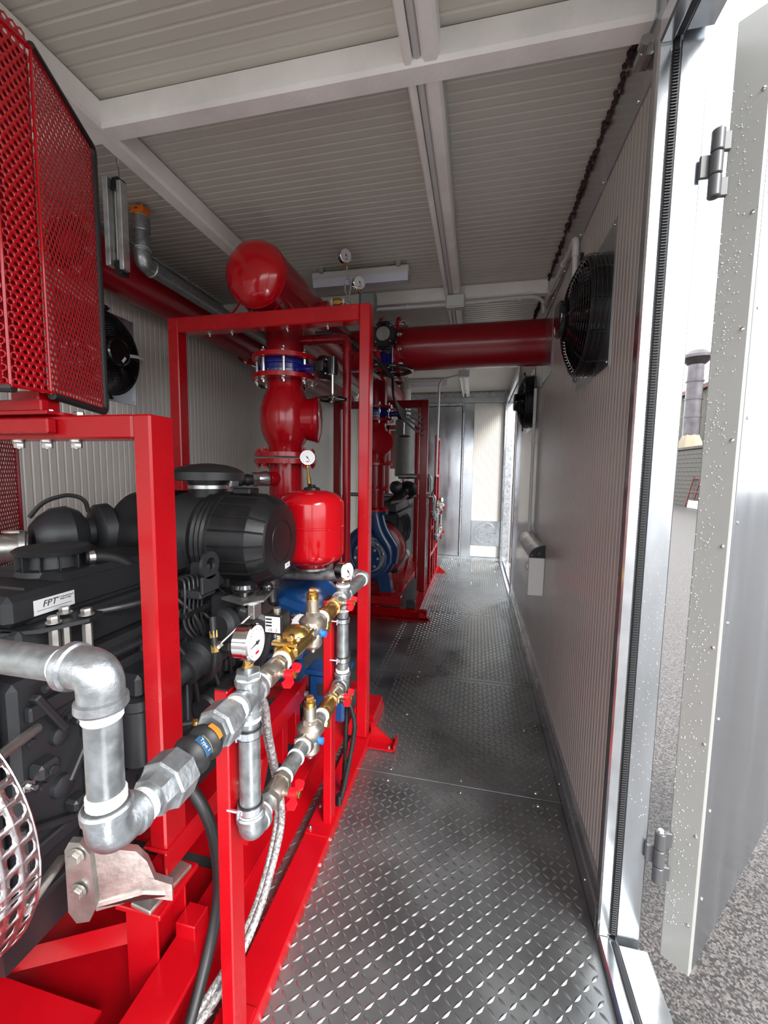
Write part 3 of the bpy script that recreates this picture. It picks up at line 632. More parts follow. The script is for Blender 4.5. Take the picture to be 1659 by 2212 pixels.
for q, (pts, lab) in enumerate((([(-.43, 1.31, .70), (-.412, 1.33, .60), (-.41, 1.33, .48), (-.418, 1.33, .33), (-.424, 1.34, .20), (-.43, 1.34, .06)], 'straight black corrugated conduit beside the second red post'), ([(-.43, 1.30, .42), (-.40, 1.31, .41), (-.378, 1.31, .34), (-.395, 1.31, .22), (-.415, 1.29, .10), (-.428, 1.285, .05)], 'looping black corrugated conduit beside the second red post'))):
    t = thing('corrugated_conduit', lab, 'conduit', pts[-1], 'corrugated conduits'); bb_ = B(); bb_.tube(pts, .0075, 12, fil=.06); obj('conduit', bb_, 'rubber', t)
    rb = B(); P_ = [V(p) for p in pts]
    for i in range(len(P_)-1):
        d = P_[i+1]-P_[i]; n = int(d.length/.008)
        for k_ in range(1, n): 
            if .12 < k_/n < .88: rb.torus(P_[i]+d*k_/n, d, .0078, .0016, 10, 5)
    obj('corrugation', rb, 'rubber', t)['kind'] = 'stuff'
    obj('end_sleeve', B().cyl(pts[-1], V(pts[-1])+V((0, 0, .035)), .0105), 'plastic', t)
# ================================================================ lettering and perforated sheet helpers
def text(root, s, p, xd, yd, size, m, name='lettering', th=.0004):
    cu = bpy.data.curves.new('t', 'FONT'); cu.body = s; cu.size = size; cu.extrude = th/2; cu.align_x = 'CENTER'; cu.align_y = 'CENTER'; cu.resolution_u = 2; cu.shear = .25 if s == 'FPT' else 0
    to = bpy.data.objects.new('t', cu); col.objects.link(to); dg = bpy.context.evaluated_depsgraph_get(); me = bpy.data.meshes.new_from_object(to.evaluated_get(dg))
    bpy.data.objects.remove(to); xd = V(xd).normalized(); zd = xd.cross(V(yd)).normalized(); yd = zd.cross(xd)
    R = Matrix((xd, yd, zd)).transposed().to_4x4(); R.translation = V(p)-(wloc(root) if root else V((0, 0, 0))); me.transform(R)
    me.materials.clear(); me.materials.append(MATS[m]); o = bpy.data.objects.new(name, me); col.objects.link(o); o.parent = root; return o
def perf(name, f, W, H, pitch, r, m, root, n=12, th=.0015, margin=None, sq=False, rw=None, rh=None, pw=None, ph=None):
    """sheet with real round (hex grid) or slotted (square grid) holes; f maps (u,v)->point"""
    vs, fs = [], []
    def cell(cx, cy, outer, inner):
        k = len(vs); q = len(outer); vs.extend([f(*p) for p in outer]+[f(*p) for p in inner])
        for i in range(q): fs.append((k+i, k+(i+1) % q, k+q+(i+1) % q, k+q+i))
    if not sq:
        dx, dy = pitch, pitch*math.sqrt(3)/2; nx, ny = int(W/dx), int(H/dy); a = pitch/math.sqrt(3)
        ox, oy = (W-nx*dx)/2, (H-ny*dy)/2
        for j in range(ny):
            for i in range(nx - (j % 2)):
                cx = ox+dx*(i+.5+(.5 if j % 2 else 0)); cy = oy+dy*(j+.5)
                hx = [(cx+a*math.sin(PI/3*t), cy+a*math.cos(PI/3*t)) for t in range(6)]; outer = []
                for t in range(6): p, q = hx[t], hx[(t+1) % 6]; outer += [p, ((p[0]+q[0])/2, (p[1]+q[1])/2)]
                cell(cx, cy, outer, [(cx+r*math.sin(PI/6*t), cy+r*math.cos(PI/6*t)) for t in range(12)])
    else:
        nx, ny = int(W/pw), int(H/ph)
        for j in range(ny):
            for i in range(nx):
                cx, cy = pw*(i+.5)+(pw*0), ph*(j+.5); A, C = pw/2, ph/2; a, c = rw, rh; g = min(a, c)*.55
                outer = [(cx-A, cy-C), (cx, cy-C), (cx+A, cy-C), (cx+A, cy), (cx+A, cy+C), (cx, cy+C), (cx-A, cy+C), (cx-A, cy)]
                inner = [(cx-a+g*.3, cy-c+g*.3), (cx, cy-c), (cx+a-g*.3, cy-c+g*.3), (cx+a, cy), (cx+a-g*.3, cy+c-g*.3), (cx, cy+c), (cx-a+g*.3, cy+c-g*.3), (cx-a, cy)]
                cell(cx, cy, outer, inner)
    b = B(); b.add(vs, fs); o = obj(name, b, m, root, ang=50); md = o.modifiers.new('thick', 'SOLIDIFY'); md.thickness = th; md.offset = 0; return o
a_ = math.radians(40); n_t = V((math.cos(a_), 0, math.sin(a_))); x_t = V((math.sin(a_), 0, -math.cos(a_)))
text(TS_, 'Type 1', V((XM, .506, zt(.52)))+n_t*.0313, x_t, n_t.cross(x_t), .008, 'dial', 'sticker_lettering')
# ================================================================ red perforated guard on top of portal 1
gd = thing('perforated_guard', 'tall red perforated sheet guard edged with black rubber at upper left', 'guard', (-.9, .74, 1.36))
Ga, Gb = V((-.9, .659, 0)), V((-.9, .738, 0)); gB = V((-math.sin(math.radians(25)), math.cos(math.radians(25)), 0)); Gc = Gb+gB*.272
z0, z1 = 1.362, 2.035
perf('front_sheet', lambda u, v: Gb+gB*u+V((0, 0, z0+v)), .272, z1-z0, .0148, .0044, 'red_gloss', gd)
perf('side_sheet', lambda u, v: Ga+V((0, 1, 0))*u+V((0, 0, z0+v)), .079, z1-z0+.02, .0148, .0044, 'red_gloss', gd)
gN = V((-.95, -.31, 0)).normalized()
perf('near_sheet', lambda u, v: Ga+gN*u+V((0, 0, z0+v)), .26, z1-z0+.06, .0148, .0044, 'red_gloss', gd)
fr = B()
for p in (Ga, Gb): fr.tube([p+V((0, 0, z0-.004)), p+V((0, 0, z1+.004))], .003, 8)
fr.tube([Ga+V((0, 0, z0)), Gb+V((0, 0, z0)), Gc+V((0, 0, z0))], .004, 8); fr.tube([Ga+V((0, 0, z1)), Gb+V((0, 0, z1)), Gc+V((0, 0, z1))], .004, 8)
Gn = Ga+gN*.26
fr.tube([Ga+V((0, 0, z0)), Gn+V((0, 0, z0)), Gn+V((0, 0, z1+.055)), Ga+V((0, 0, z1+.055))], .004, 8)
obj('bent_edges', fr, 'red_gloss', gd)
obj('rear_skin', B().prism([Ga+V((-.013, -.02, z0+.006)), Gb+V((-.013, .004, z0+.006)), Gb+V((-.013, .004, z1-.004)), Ga+V((-.013, -.02, z1-.004))], (-.003, 0, 0)), 'red_dark', gd)
obj('rubber_edge', B().tube([Gb+gB*.005+V((0, 0, z0-.006)), Gc+V((0, 0, z0-.006)), Gc+V((0, 0, z1+.004)), Gb+gB*.0+V((0, 0, z1+.006))], .0085, 10, fil=.02), 'rubber', gd)
obj('rubber_edge', B().tube([Ga+V((.0, .006, z0-.004)), Ga+gN*.12+V((0, 0, z0-.004))], .010, 10), 'rubber', gd)
obj('stand_bracket', B().bx(-1.0, -.925, .73, .78, 1.3195, 1.366, .003).bx(-1.02, -.9, .715, .735, 1.3195, 1.345, .003), 'red', gd)
# lower perforated sheet by the wall
pl = thing('radiator_guard', 'dark red perforated sheet standing by the left wall', 'guard', (-1.45, 1.0, .6))
perf('sheet', lambda u, v: V((-1.47+u*.55, 1.08-u*.83, .62+v)), .30, .72, .0150, .0050, 'red_dark', pl)
obj('frame_edge', B().tube([(-1.47, 1.08, .62), (-1.47, 1.08, 1.34)], .006, 6).bx(-1.48, -1.46, 1.07, 1.09, .143, .62, .002), 'red_dark', pl)
# ================================================================ engine 1
en = thing('diesel_engine', 'dark grey diesel engine block behind the nearest red portal', 'engine', (-1.0, .95, .16))
blk = B(); blk.bx(-1.18, -.815, .56, 1.27, .37, .80, .012)
obj('block', blk, 'engine', en)
rb = B()
for yy in (.70, .86, 1.02, 1.18): rb.bx(-.817, -.800, yy-.012, yy+.012, .40, .78, .005)
rb.bx(-.817, -.802, .58, 1.26, .44, .47, .005); rb.bx(-.817, -.799, .58, 1.26, .72, .75, .006)
for (yy, zz, r) in ((.78, .60, .035), (.94, .62, .04), (1.10, .58, .035), (.64, .55, .025), (.64, .66, .02)): rb.lathe((-.818, yy, zz), (1, 0, 0), [(0, r), (.014, r*.9), (.018, r*.5)], 18)
obj('side_ribs', rb, 'engine', en)
obj('cylinder_head', B().bx(-1.15, -.845, .60, 1.24, .801, .885, .008), 'engine_b', en)
obj('rocker_cover', B().prism([(-1.13, .63, .886), (-.875, .63, .886), (-.895, .655, .955), (-1.11, .655, .955)], (0, 0, 0)).prism([(-1.12, .64, .886), (-.872, .64, .886), (-.872, .72, .93), (-.90, .74, .965), (-1.10, .74, .965), (-1.12, .70, .94)], (0, .46, 0)), 'engine_b', en)
rc = obj('cover_box', B().bx(-1.13, -.868, .60, 1.12, .886, .950, .012), 'engine_b', en)
obj('timing_cover', B().bx(-1.16, -.84, .515, .559, .36, .84, .012), 'engine', en)
obj('sump', B().prism([(-1.13, .535, .369), (-.85, .535, .369), (-.88, .56, .19), (-.92, .57, .165), (-1.08, .57, .165), (-1.11, .56, .19)], (0, .45, 0)), 'engine', en)
obj('sump_flange', B().bx(-1.17, -.80, .57, 1.26, .355, .369, .004), 'engine', en)
# label on the cover, breather, hose
st = obj('maker_sticker', B().bx(-.8682, -.8674, .650, .738, .899, .931, .0002), 'dial', rc)
text(st, 'FPT', (-.8668, .682, .919), (0, 1, 0), (0, 0, 1), .019, 'ink', 'sticker_lettering'); text(st, 'FPT Industrial S.p.A.\nMade in Italy', (-.8668, .717, .922), (0, 1, 0), (0, 0, 1), .0048, 'ink', 'sticker_lettering'); obj('sticker_rule', B().bx(-.8672, -.8666, .656, .730, .9075, .9082, .0001), 'ink', st)
text(lb_, 'CE   2', (XM-.044, .8442, LABEL_AT[0]+.045), (1, 0, 0), (0, 0, 1), .009, 'ink', 'label_lettering')
for q in range(3): obj('label_row', B().bx(XM-.061, XM-.046, .8441, .8447, LABEL_AT[0]+.053+q*.0075, LABEL_AT[0]+.057+q*.0075, .0001), 'ink', lb_)
br = obj('breather_housing', B().lathe((-.995, .80, .951), (0, 0, 1), [(0, .078), (.012, .074), (.016, .062), (.045, .058), (.047, .076), (.056, .079), (.061, .072), (.063, .02)], 30), 'engine_b', en)
fnr = B()
for q in range(12):
    a = q*PI/6; fnr.box((-.995+.065*math.cos(a), .80+.065*math.sin(a), .980), (.018, .003, .034), Matrix.Rotation(a, 3, 'Z'), .001)
obj('housing_fin', fnr, 'engine_b', br)['kind'] = 'stuff'
obj('coolant_hose', B().tube([(-.935, .825, .982), (-.915, .87, .978), (-.90, .91, .955), (-.885, .95, .90), (-.875, .98, .83)], .0175, 14, fil=.04), 'rubber', en)
obj('hose_clip', B().lathe((-.933, .832, .981), (.4, .9, 0), [(0, .0195), (.013, .0195)], 18), 'steel', en)
# accessory plate with spacer bolts
pp = B(); pp.prism([(-1.12, .56, .872), (-.93, .575, .872), (-.82, .625, .878), (-.776, .69, .882), (-.79, .735, .882), (-.866, .74, .880), (-.866, .60, .876), (-1.12, .598, .872)], (0, 0, .008)); obj('accessory_plate', pp, 'engine_b', en)
for (xx, yy, zt) in ((-.822, .652, .908), (-.792, .698, .912), (-.845, .695, .912)):
    obj('spacer_bolt', B().hexn((xx, yy, zt-.016), (0, 0, 1), .0105, .012).lathe((xx, yy, zt-.018), (0, 0, 1), [(0, .014), (.002, .014)], 14).hexn((xx, yy, .812), (0, 0, 1), .0095, .064).lathe((xx, yy, .795), (0, 0, 1), [(0, .0135), (.018, .0135)], 14), 'cast_zinc', en)
# turbo and exhaust side
obj('turbo_scroll', B().lathe((-1.225, .925, 1.0), (.42, .90, .04), [(0, .040), (.02, .062), (.05, .082), (.085, .086), (.115, .070), (.13, .046), (.17, .040)], 30), 'engine', en)
obj('turbo_nozzle', B().lathe((-1.205, .97, 1.0), (.55, -.1, -.83), [(0, .05), (.09, .045), (.10, .055), (.11, .055)], 22), 'engine', en)
obj('turbo_compressor', B().lathe((-1.165, 1.055, 1.0), (.42, .90, .04), [(0, .03), (.012, .078), (.02, .088), (.05, .090), (.06, .080), (.085, .052), (.10, .050)], 34), 'engine_b', en)
obj('exhaust_pipe', B().tube([(-1.72, .60, .985), (-1.40, .73, .985), (-1.27, .835, .982), (-1.21, .905, .98)], .038, 22), 'cast_zinc', en)
obj('v_band_clamp', B().lathe((-1.222, .888, .981), (.66, .75, 0), [(0, .041), (.003, .047), (.016, .047), (.019, .041)], 26), 'alu', en)
obj('clamp_screw', B().tube([(-1.235, .862, 1.028), (-1.185, .868, 1.030)], .005, 8), 'steel', en)
obj('oil_pipe', B().tube([(-1.235, .93, 1.06), (-1.21, .95, 1.105), (-1.165, .99, 1.125), (-1.14, 1.02, 1.11), (-1.14, 1.03, 1.07)], .006, 8, fil=.03), 'rubber', en)
obj('air_duct', B().tube([(-1.05, 1.14, 1.0), (-.98, 1.17, 1.02), (-.92, 1.18, 1.0), (-.88, 1.19, .99)], .042, 18, fil=.05), 'rubber', en)
obj('intake_manifold', B().bx(-.93, -.84, .98, 1.20, .89, .985, .02), 'engine', en)
# right flank: filters, pumps, wiring, injector lines
obj('oil_filter', B().lathe((-.765, .80, .50), (0, 0, 1), [(0, .034), (.008, .041), (.14, .041), (.145, .045), (.168, .045), (.172, .03)], 24), 'engine', en)
obj('filter_head', B().bx(-.815, -.735, .765, .85, .673, .73, .010), 'engine_b', en)
obj('fuel_pump', B().lathe((-.745, .87, .66), (.1, 1, .15), [(0, .025), (.05, .027), (.052, .04), (.09, .045), (.10, .060), (.13, .060), (.14, .045), (.19, .045)], 22), 'engine_b', en)
obj('starter_motor', B().lathe((-.76, 1.02, .50), (0, 1, 0), [(0, .035), (.01, .042), (.16, .042), (.17, .036), (.24, .036)], 22), 'engine_b', en)
for q in range(5):
    yo = q*.018
    obj('injector_line', B().tube([(-.80, .98+yo, .90), (-.765, .965+yo, .905), (-.755, .955+yo, .86), (-.76, .95+yo, .78), (-.748-.003*q, .97+yo, .74), (-.76, 1.0+yo*.5, .72)], .0035, 8, fil=.025), 'engine', en)
obj('line_clip', B().bx(-.768, -.748, .945, 1.05, .80, .815, .002), 'plastic', en)
obj('control_box', B().bx(-.80, -.735, 1.03, 1.12, .855, .935, .006), 'engine_b', en)
lo = obj('lifting_eye', B().ring((-.716, 1.0, .940), (1, 0, 0), .021, .038, .009, 24).bx(-.716, -.707, .962, 1.038, .865, .912, .003), 'engine', en)
obj('eye_foot', B().bx(-.78, -.7165, .965, 1.035, .850, .872, .004), 'engine', lo)
for q in range(6):
    y0 = .90+q*.055; z_ = .60+.09*math.sin(q*2.1)
    obj('wiring_loom', B().tube([(-.79, y0, z_+.18), (-.745, y0+.03, z_+.12), (-.735, y0+.06, z_+.02), (-.76, y0+.10, z_-.06)], .006, 8, fil=.04), 'rubber', en)
for (yy, zz, s) in ((.60, .62, .02), (.66, .50, .016), (.73, .70, .02), (.98, .80, .022), (1.05, .62, .03), (1.14, .72, .03), (1.20, .56, .028), (1.0, .42, .03), (.86, .42, .03), (.70, .41, .025)):
    obj('casting_boss', B().bx(-.817, -.79+s*.4, yy-s, yy+s, zz-s*.8, zz+s*.8, .006).hexn((-.79+s*.4, yy, zz), (1, 0, 0), s*.45, .007), 'engine', en)
for (yy, zz, a) in ((.62, .72, .5), (.68, .60, -.6), (.60, .50, 1.1), (.75, .50, .3), (.72, .66, 1.3)): obj('casting_web', B().box((-.806, yy, zz), (.024, .014, .11), Matrix.Rotation(a, 3, 'X'), .005), 'engine', en)
for (yy, zz) in ((.585, .68), (.585, .44), (.60, .58), (.66, .69), (.70, .56), (.66, .46), (.78, .46), (.80, .77), (.90, .77)): obj('flange_bolt', B().hexn((-.815, yy, zz), (1, 0, 0), .008, .012).lathe((-.815, yy, zz), (1, 0, 0), [(0, .012), (.004, .012)], 12), 'engine', en)
obj('crank_pulley', B().lathe((-.98, .514, .47), (0, -1, 0), [(0, .05), (.01, .11), (.02, .115), (.026, .10), (.032, .115), (.042, .11), (.05, .05), (.055, .03)], 32), 'engine_b', en)
obj('water_pump', B().lathe((-.90, .514, .66), (0, -1, 0), [(0, .07), (.02, .065), (.03, .04), (.05, .035)], 24), 'engine', en)
obj('side_pipe', B().tube([(-.79, .60, .78), (-.785, .72, .785), (-.785, .90, .78), (-.79, 1.0, .80)], .008, 8, fil=.05), 'engine', en)
obj('side_pipe', B().tube([(-.86, .76, .870), (-.80, .82, .875), (-.79, .92, .872), (-.80, 1.0, .86)], .007, 8, fil=.05), 'engine', en)
obj('drain_plug', B().hexn((-.815, .575, .60), (1, 0, 0), .012, .010).cyl((-.805, .575, .60), (-.79, .575, .60), .005), 'steel', en)
obj('flywheel_housing', B().lathe((-1.0, 1.272, .62), (0, 1, 0), [(0, .24), (.02, .27), (.08, .27), (.085, .285), (.10, .285), (.102, .20)], 36), 'engine', en)
for q in range(12):
    a = q*PI/6+.2; bolt(en, (-1.0+.277*math.cos(a), 1.357-.002, .62+.277*math.sin(a)) if False else (-1.0+.255*math.cos(a), 1.285, .62+.255*math.sin(a)), (0, -1, 0), .008, .007, 'engine_b', stud=.001)
# throttle bracket, knob, sensors between engine and solenoid
bk = obj('throttle_bracket', B().prism([(-.69, 1.02, .838), (-.60, .985, .838), (-.565, 1.03, .838), (-.58, 1.10, .838), (-.66, 1.12, .838)], (0, 0, .006)).bx(-.592, -.572, .99, 1.03, .80, .838, .002), 'alu', en)
obj('throttle_support', B().bx(-.75, -.62, 1.05, 1.09, .76, .8375, .006), 'engine_b', en)
obj('black_knob', B().lathe((-.637, 1.05, .845), (0, 0, 1), [(0, .016), (.012, .018), (.016, .034), (.026, .038), (.036, .034), (.042, .018)], 22), 'gloss_black', en)
obj('ball_knob', B().sph((-.568, 1.06, .872), .0165, 16).cyl((-.60, 1.06, .85), (-.575, 1.06, .868), .004), 'gloss_black', en)
obj('actuator_box', B().box((-.615, 1.06, .765), (.11, .09, .105), Matrix.Rotation(.45, 3, 'Y') @ Matrix.Rotation(.25, 3, 'Z'), .010), 'engine_b', en)
obj('actuator_cap', B().lathe((-.66, 1.0, .775), (-.2, -1, .1), [(0, .048), (.02, .046), (.03, .030)], 24), 'engine_b', en)
obj('actuator_sticker', B().box((-.566, 1.012, .735), (.018, .0008, .020), Matrix.Rotation(.3, 3, 'Y'), .0002), 'dial', en)
obj('actuator_bracket', B().bx(-.76, -.65, .99, 1.03, .70, .73, .004), 'engine_b', en)
obj('fuel_fitting', B().lathe((-.655, .93, .785), (.25, -.25, -1), [(0, .011), (.018, .011), (.019, .0085), (.035, .0085), (.036, .010), (.055, .010)], 6), 'brass', en)
obj('fuel_hose', B().tube([(-.66, .935, .82), (-.655, .93, .79), (-.64, .915, .725), (-.66, .93, .66), (-.72, .96, .62)], .009, 10, fil=.03), 'rubber', en)
obj('linkage_rod', B().tube([(-.582, .985, .812), (-.635, .93, .752)], .0035, 8).hexn((-.643, .922, .743), (.6, .6, .6), .009, .018), 'steel', en)
obj('oil_hose', B().tube([(-.80, .80, .60), (-.72, .83, .575), (-.66, .87, .57), (-.62, .93, .585)], .007, 8, fil=.03), 'rubber', en)
obj('hose_nut', B().hexn((-.725, .826, .576), (.8, .5, 0), .009, .015).hexn((-.672, .862, .571), (.8, .5, 0), .009, .012), 'brass', en)
# belt guard (perforated aluminium drum) and its stand-off rods
bgd = thing('belt_guard', 'curved aluminium guard with slotted holes at the lower left edge', 'guard', (-.9, .45, .52))
cxg, czg, Rg = -.945, .55, .255
def drum(u, v):
    a = math.radians(55)-u/Rg; return V((cxg+Rg*math.cos(a), .395+v, czg+Rg*math.sin(a)))
perf('perforated_band', drum, Rg*math.radians(150), .105, 0, 0, 'perf_alu', bgd, sq=True, pw=.0325, ph=.0262, rw=.0100, rh=.0070, th=.002)
ed = B(); 
for v in (.0, .1048): ed.tube([drum(Rg*math.radians(150)*k/24, v) for k in range(25)], .0022, 6)
obj('rolled_edge', ed, 'perf_alu', bgd)
for p0_, p1_ in (((-.768, .485, .712), (-.812, .60, .70)), ((-.708, .485, .468), (-.775, .60, .43))): obj('stand_off_rod', B().cyl(p0_, p1_, .0095), 'cast_zinc', bgd)
obj('seam_strip', B().tube([drum(Rg*math.radians(62), 0), drum(Rg*math.radians(62), .105)], .003, 6), 'perf_alu', bgd)
# cast engine mount between engine and pedestal
em = thing('engine_mount', 'bare metal engine mount bolted onto the red pedestal', 'bracket', (-.68, .70, .275))
obj('back_plate', B().prism([(-.742, .582, .345), (-.742, .582, .475), (-.730, .582, .495), (-.708, .584, .497), (-.692, .590, .470), (-.688, .592, .36), (-.70, .588, .33), (-.725, .583, .325)], (-.004, .012, 0)), 'cast_zinc', em)
obj('arm', B().prism([(-.700, .600, .475), (-.645, .648, .432), (-.632, .660, .402), (-.622, .668, .355), (-.600, .690, .325), (-.600, .690, .288), (-.640, .660, .318), (-.70, .603, .335)], (-.009, .014, 0)), 'cast_zinc', em)
obj('arm_flange', B().prism([(-.700, .600, .345), (-.64, .655, .330), (-.602, .690, .300), (-.620, .715, .297), (-.66, .68, .328), (-.715, .62, .342)], (0, 0, .009)), 'cast_zinc', em)
obj('foot', B().box((-.652, .722, .2795), (.055, .115, .010), Matrix.Rotation(-.12, 3, 'Z'), .004), 'cast_zinc', em)
for zz in (.468, .395): bolt(em, (-.716, .583, zz), (.15, -1, 0), .012, .008, 'cast_zinc', stud=.001)
bolt(em, (-.672, .702, .2855), (0, 0, 1), .009, .010, stud=.018, name='mount_bolt')
# ================================================================ air filter
af = thing('air_filter', 'big black ribbed air filter canister lying above the engine', 'filter', (-.8, 1.2, .847))
FY, FZ, FR = 1.2, .982, .147
ax = (-1, 0, 0)
obj('end_cap', B().lathe((-.592, FY, FZ), ax, [(0, FR*.30), (0.001, FR*.76), (.005, FR*.80), (.050, FR*.97), (.165, FR), (.167, FR*1.03), (.175, FR*1.03)], 40), 'plastic', af, ang=18)
rr = B()
for q in range(20):
    a = q*PI/10; d = V((0, math.cos(a), math.sin(a))); rr.tube([V((-.597, FY, FZ))+d*FR*.80, V((-.642, FY, FZ))+d*FR*.975, V((-.755, FY, FZ))+d*FR*1.010], .0032, 5)
obj('cap_rib', rr, 'plastic', af)['kind'] = 'stuff'
obj('cap_circle', B().torus((-.5915, FY, FZ), ax, FR*.45, .0012, 30, 5), 'plastic', af)
ss = obj('maker_sticker', B().box((-.5912, FY+.035, FZ-.085), (.0008, .034, .017), Matrix.Rotation(.1, 3, 'X'), .0003), 'dial', af)
text(ss, 'FPT', (-.5906, FY+.035, FZ-.085), (0, 1, 0), (0, 0, 1), .009, 'ink', 'sticker_lettering')
for x0_ in (-.768, -.93):
    obj('ring_bead', B().lathe((x0_, FY, FZ), ax, [(0, FR*1.0)]+[(.004+.008*i, FR*(1.03 if i % 2 else .995)) for i in range(7)]+[(.06, FR*.98)], 40), 'plastic', af)
obj('sleeve', B().lathe((-.829, FY, FZ), ax, [(0, FR*.99), (.1, FR*.99)], 40), 'plastic_gr', af)
obj('rear_body', B().lathe((-.991, FY, FZ), ax, [(0, FR*.99), (.12, FR*.98), (.14, FR*.8)], 40), 'plastic', af)
obj('latch', B().bx(-.745, -.685, FY-.03, FY+.03, FZ+FR*.98, FZ+FR*1.12, .004), 'plastic', af); obj('latch', B().bx(-.78, -.72, FY-.10, FY-.055, FZ-FR*.93, FZ-FR*.72, .004), 'plastic', af)
dv_ = V((.30, -.25, -.9)); p_ = V((-.630, FY-.015, FZ-FR*.92))
obj('dust_valve', B().lathe(p_, dv_, [(-.01, .030), (.012, .030), (.014, .026), (.022, .027), (.024, .021), (.045, .014), (.062, .013), (.068, .004)], 20), 'rubber', af)
obj('inlet_neck', B().lathe((-.85, FY, FZ+FR*.85), (0, 0, 1), [(0, .058), (.05, .058), (.052, .066), (.095, .07)], 28), 'plastic', af)
obj('neck_clamp', B().lathe((-.85, FY, 1.141), (0, 0, 1), [(0, .0595), (.001, .0610), (.012, .0610), (.013, .0595)], 28), 'alu', af)
obj('rain_cap', B().lathe((-.85, FY, 1.168), (0, 0, 1), [(0, .106), (.002, .112), (.026, .113), (.029, .108), (.040, .09), (.049, .06), (.054, .02), (.055, .001)], 40), 'plastic_gr', af)
# ================================================================ red expansion tank + gauge
tk = thing('expansion_tank', 'bright red expansion tank with a black top fitting', 'tank', (-.60, 1.475, .835))
TX, TY, TR = -.604, 1.475, .122
pr = [(0, .060), (.004, .062), (.012, .062)]+[(.012+.045*(1-math.cos(a))*1.0, .062+(TR-.062)*math.sin(a)) for a in [PI/2*k/6 for k in range(1, 7)]]+[(.15, TR), (.152, TR*1.012), (.158, TR*1.012), (.160, TR), (.235, TR)]+[(.235+.055*math.sin(a), TR-(TR-.03)*(1-math.cos(a))) for a in [PI/2*k/7 for k in range(1, 8)]]
obj('shell', B().lathe((TX, TY, .842), (0, 0, 1), pr, 44), 'red_gloss', tk)
obj('base_flange', B().lathe((TX, TY, .833), (0, 0, 1), [(0, .066), (.008, .066)], 32), 'alu', tk)
obj('top_fitting', B().lathe((TX, TY, 1.130), (0, 0, 1), [(0, .034), (.010, .030), (.014, .016), (.022, .012)], 24), 'plastic', tk)
gauge((-.628, 1.49, 1.253), (.42, -.90, .05), .029, 'steel pressure gauge standing above the red expansion tank', (TX-.01, TY, 1.152), .024)
# ================================================================ riser 1: pump outlet, check valve, butterfly valve
def flange(root, c, ax, r, t, bore, nb, br, bm='steel', m='red', name='flange', sides=(1,)):
    a = V(ax).normalized(); f = obj(name, B().ring(V(c)-a*t/2, a, bore, r, t, 40), m, root); x, y, _ = frame_of(a)
    for k in range(nb):
        an = 2*PI*(k+.5)/nb
        for s in sides: bolt(f, V(c)+(x*math.cos(an)+y*math.sin(an))*br+a*s*t/2, a*s, .012, .012, bm, stud=.012)
    return f
def handwheel(root, c, R, m='gloss_black'):
    b = B(); b.torus(c, (0, 0, 1), R, R*.085, 32, 8); h = obj('handwheel', b, m, root); c = V(c)
    for k in range(3): a = k*2*PI/3+.4; obj('spoke', B().tube([c+V((0, 0, R*.12)), c+V((math.cos(a)*R*.5, math.sin(a)*R*.5, R*.04)), c+V((math.cos(a)*R, math.sin(a)*R, 0))], R*.055, 6), m, h)
    obj('hub', B().cyl(c+V((0, 0, -R*.1)), c+V((0, 0, R*.35)), R*.16), m, h)
def bfly(c, ax, R, sd, L, label, bore, wheel_c, wheel_R, gear=.075, rods=8, rod_r=None, t=.05):
    """wafer butterfly valve: blue body between flanges, blue neck along sd, black gear box, handwheel"""
    c = V(c); a = V(ax).normalized(); sd = V(sd).normalized(); g = thing('butterfly_valve', label, 'valve', c, 'blue butterfly valves')
    obj('body', B().lathe(c-a*t/2, a, [(0, R), (.006, R*1.02), (t*.3, R*1.02), (t*.35, R*.97), (t*.65, R*.97), (t*.7, R*1.02), (t-.006, R*1.02), (t, R)], 36), 'blue_royal', g)
    obj('neck', B().lathe(c+sd*R*.9, sd, [(0, .024), (L*.5, .021), (L*.9, .024), (L*.91, .040), (L, .040)], 14), 'blue_royal', g)
    gc = c+sd*(R*.9+L); gb = obj('gear_box', B().lathe(gc, sd, [(0, gear*.98), (.006, gear), (.045, gear), (.052, gear*.94), (.058, gear*.9)], 8, ph=PI/8), 'gloss_black', g)
    obj('indicator_disc', B().lathe(gc+sd*.058, sd, [(0, gear*.5), (.004, gear*.48)], 24), 'galv_flat', gb)
    x, y, _ = frame_of(sd)
    for k in range(4): an = PI/4+k*PI/2; bolt(gb, gc+sd*.056+(x*math.cos(an)+y*math.sin(an))*gear*.74, sd, .005, .004, stud=.001)
    w = V(wheel_c); obj('input_shaft', B().cyl(w, V((w.x, w.y, gc.z-gear*.3)), .006), 'steel', g); obj('worm_housing', B().cyl(V((w.x, w.y, gc.z-gear*.8)), V((w.x, w.y, gc.z+gear*.5)), .020).tube([V((w.x, w.y, gc.z)), gc+sd*.02], .026, 10), 'gloss_black', g)
    handwheel(g, w, wheel_R)
    x, y, _ = frame_of(a)
    for k in range(rods): an = 2*PI*(k+.5)/rods; p = c+(x*math.cos(an)+y*math.sin(an))*(rod_r or R*1.13); obj('tie_rod', B().cyl(p-a*t*.5, p+a*t*.5, .0075, n=10), 'galv_bright', g)
    return g
RX1, RY1 = -.927, 1.93
rs = thing('riser_pipe', 'near red riser pipe with bolted flanges rising through the portal', 'pipe', (RX1, RY1, .75), 'red riser pipes')
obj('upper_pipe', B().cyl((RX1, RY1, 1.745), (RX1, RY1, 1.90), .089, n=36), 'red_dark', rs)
flange(rs, (RX1, RY1, 1.736), (0, 0, 1), .155, .020, .088, 8, .132)
obj('lower_pipe', B().cyl((RX1, RY1, 1.09), (RX1, RY1, 1.238), .083, n=36), 'red_cast', rs)
flange(rs, (RX1, RY1, 1.249), (0, 0, 1), .150, .022, .082, 8, .13, 'red', sides=(-1,))
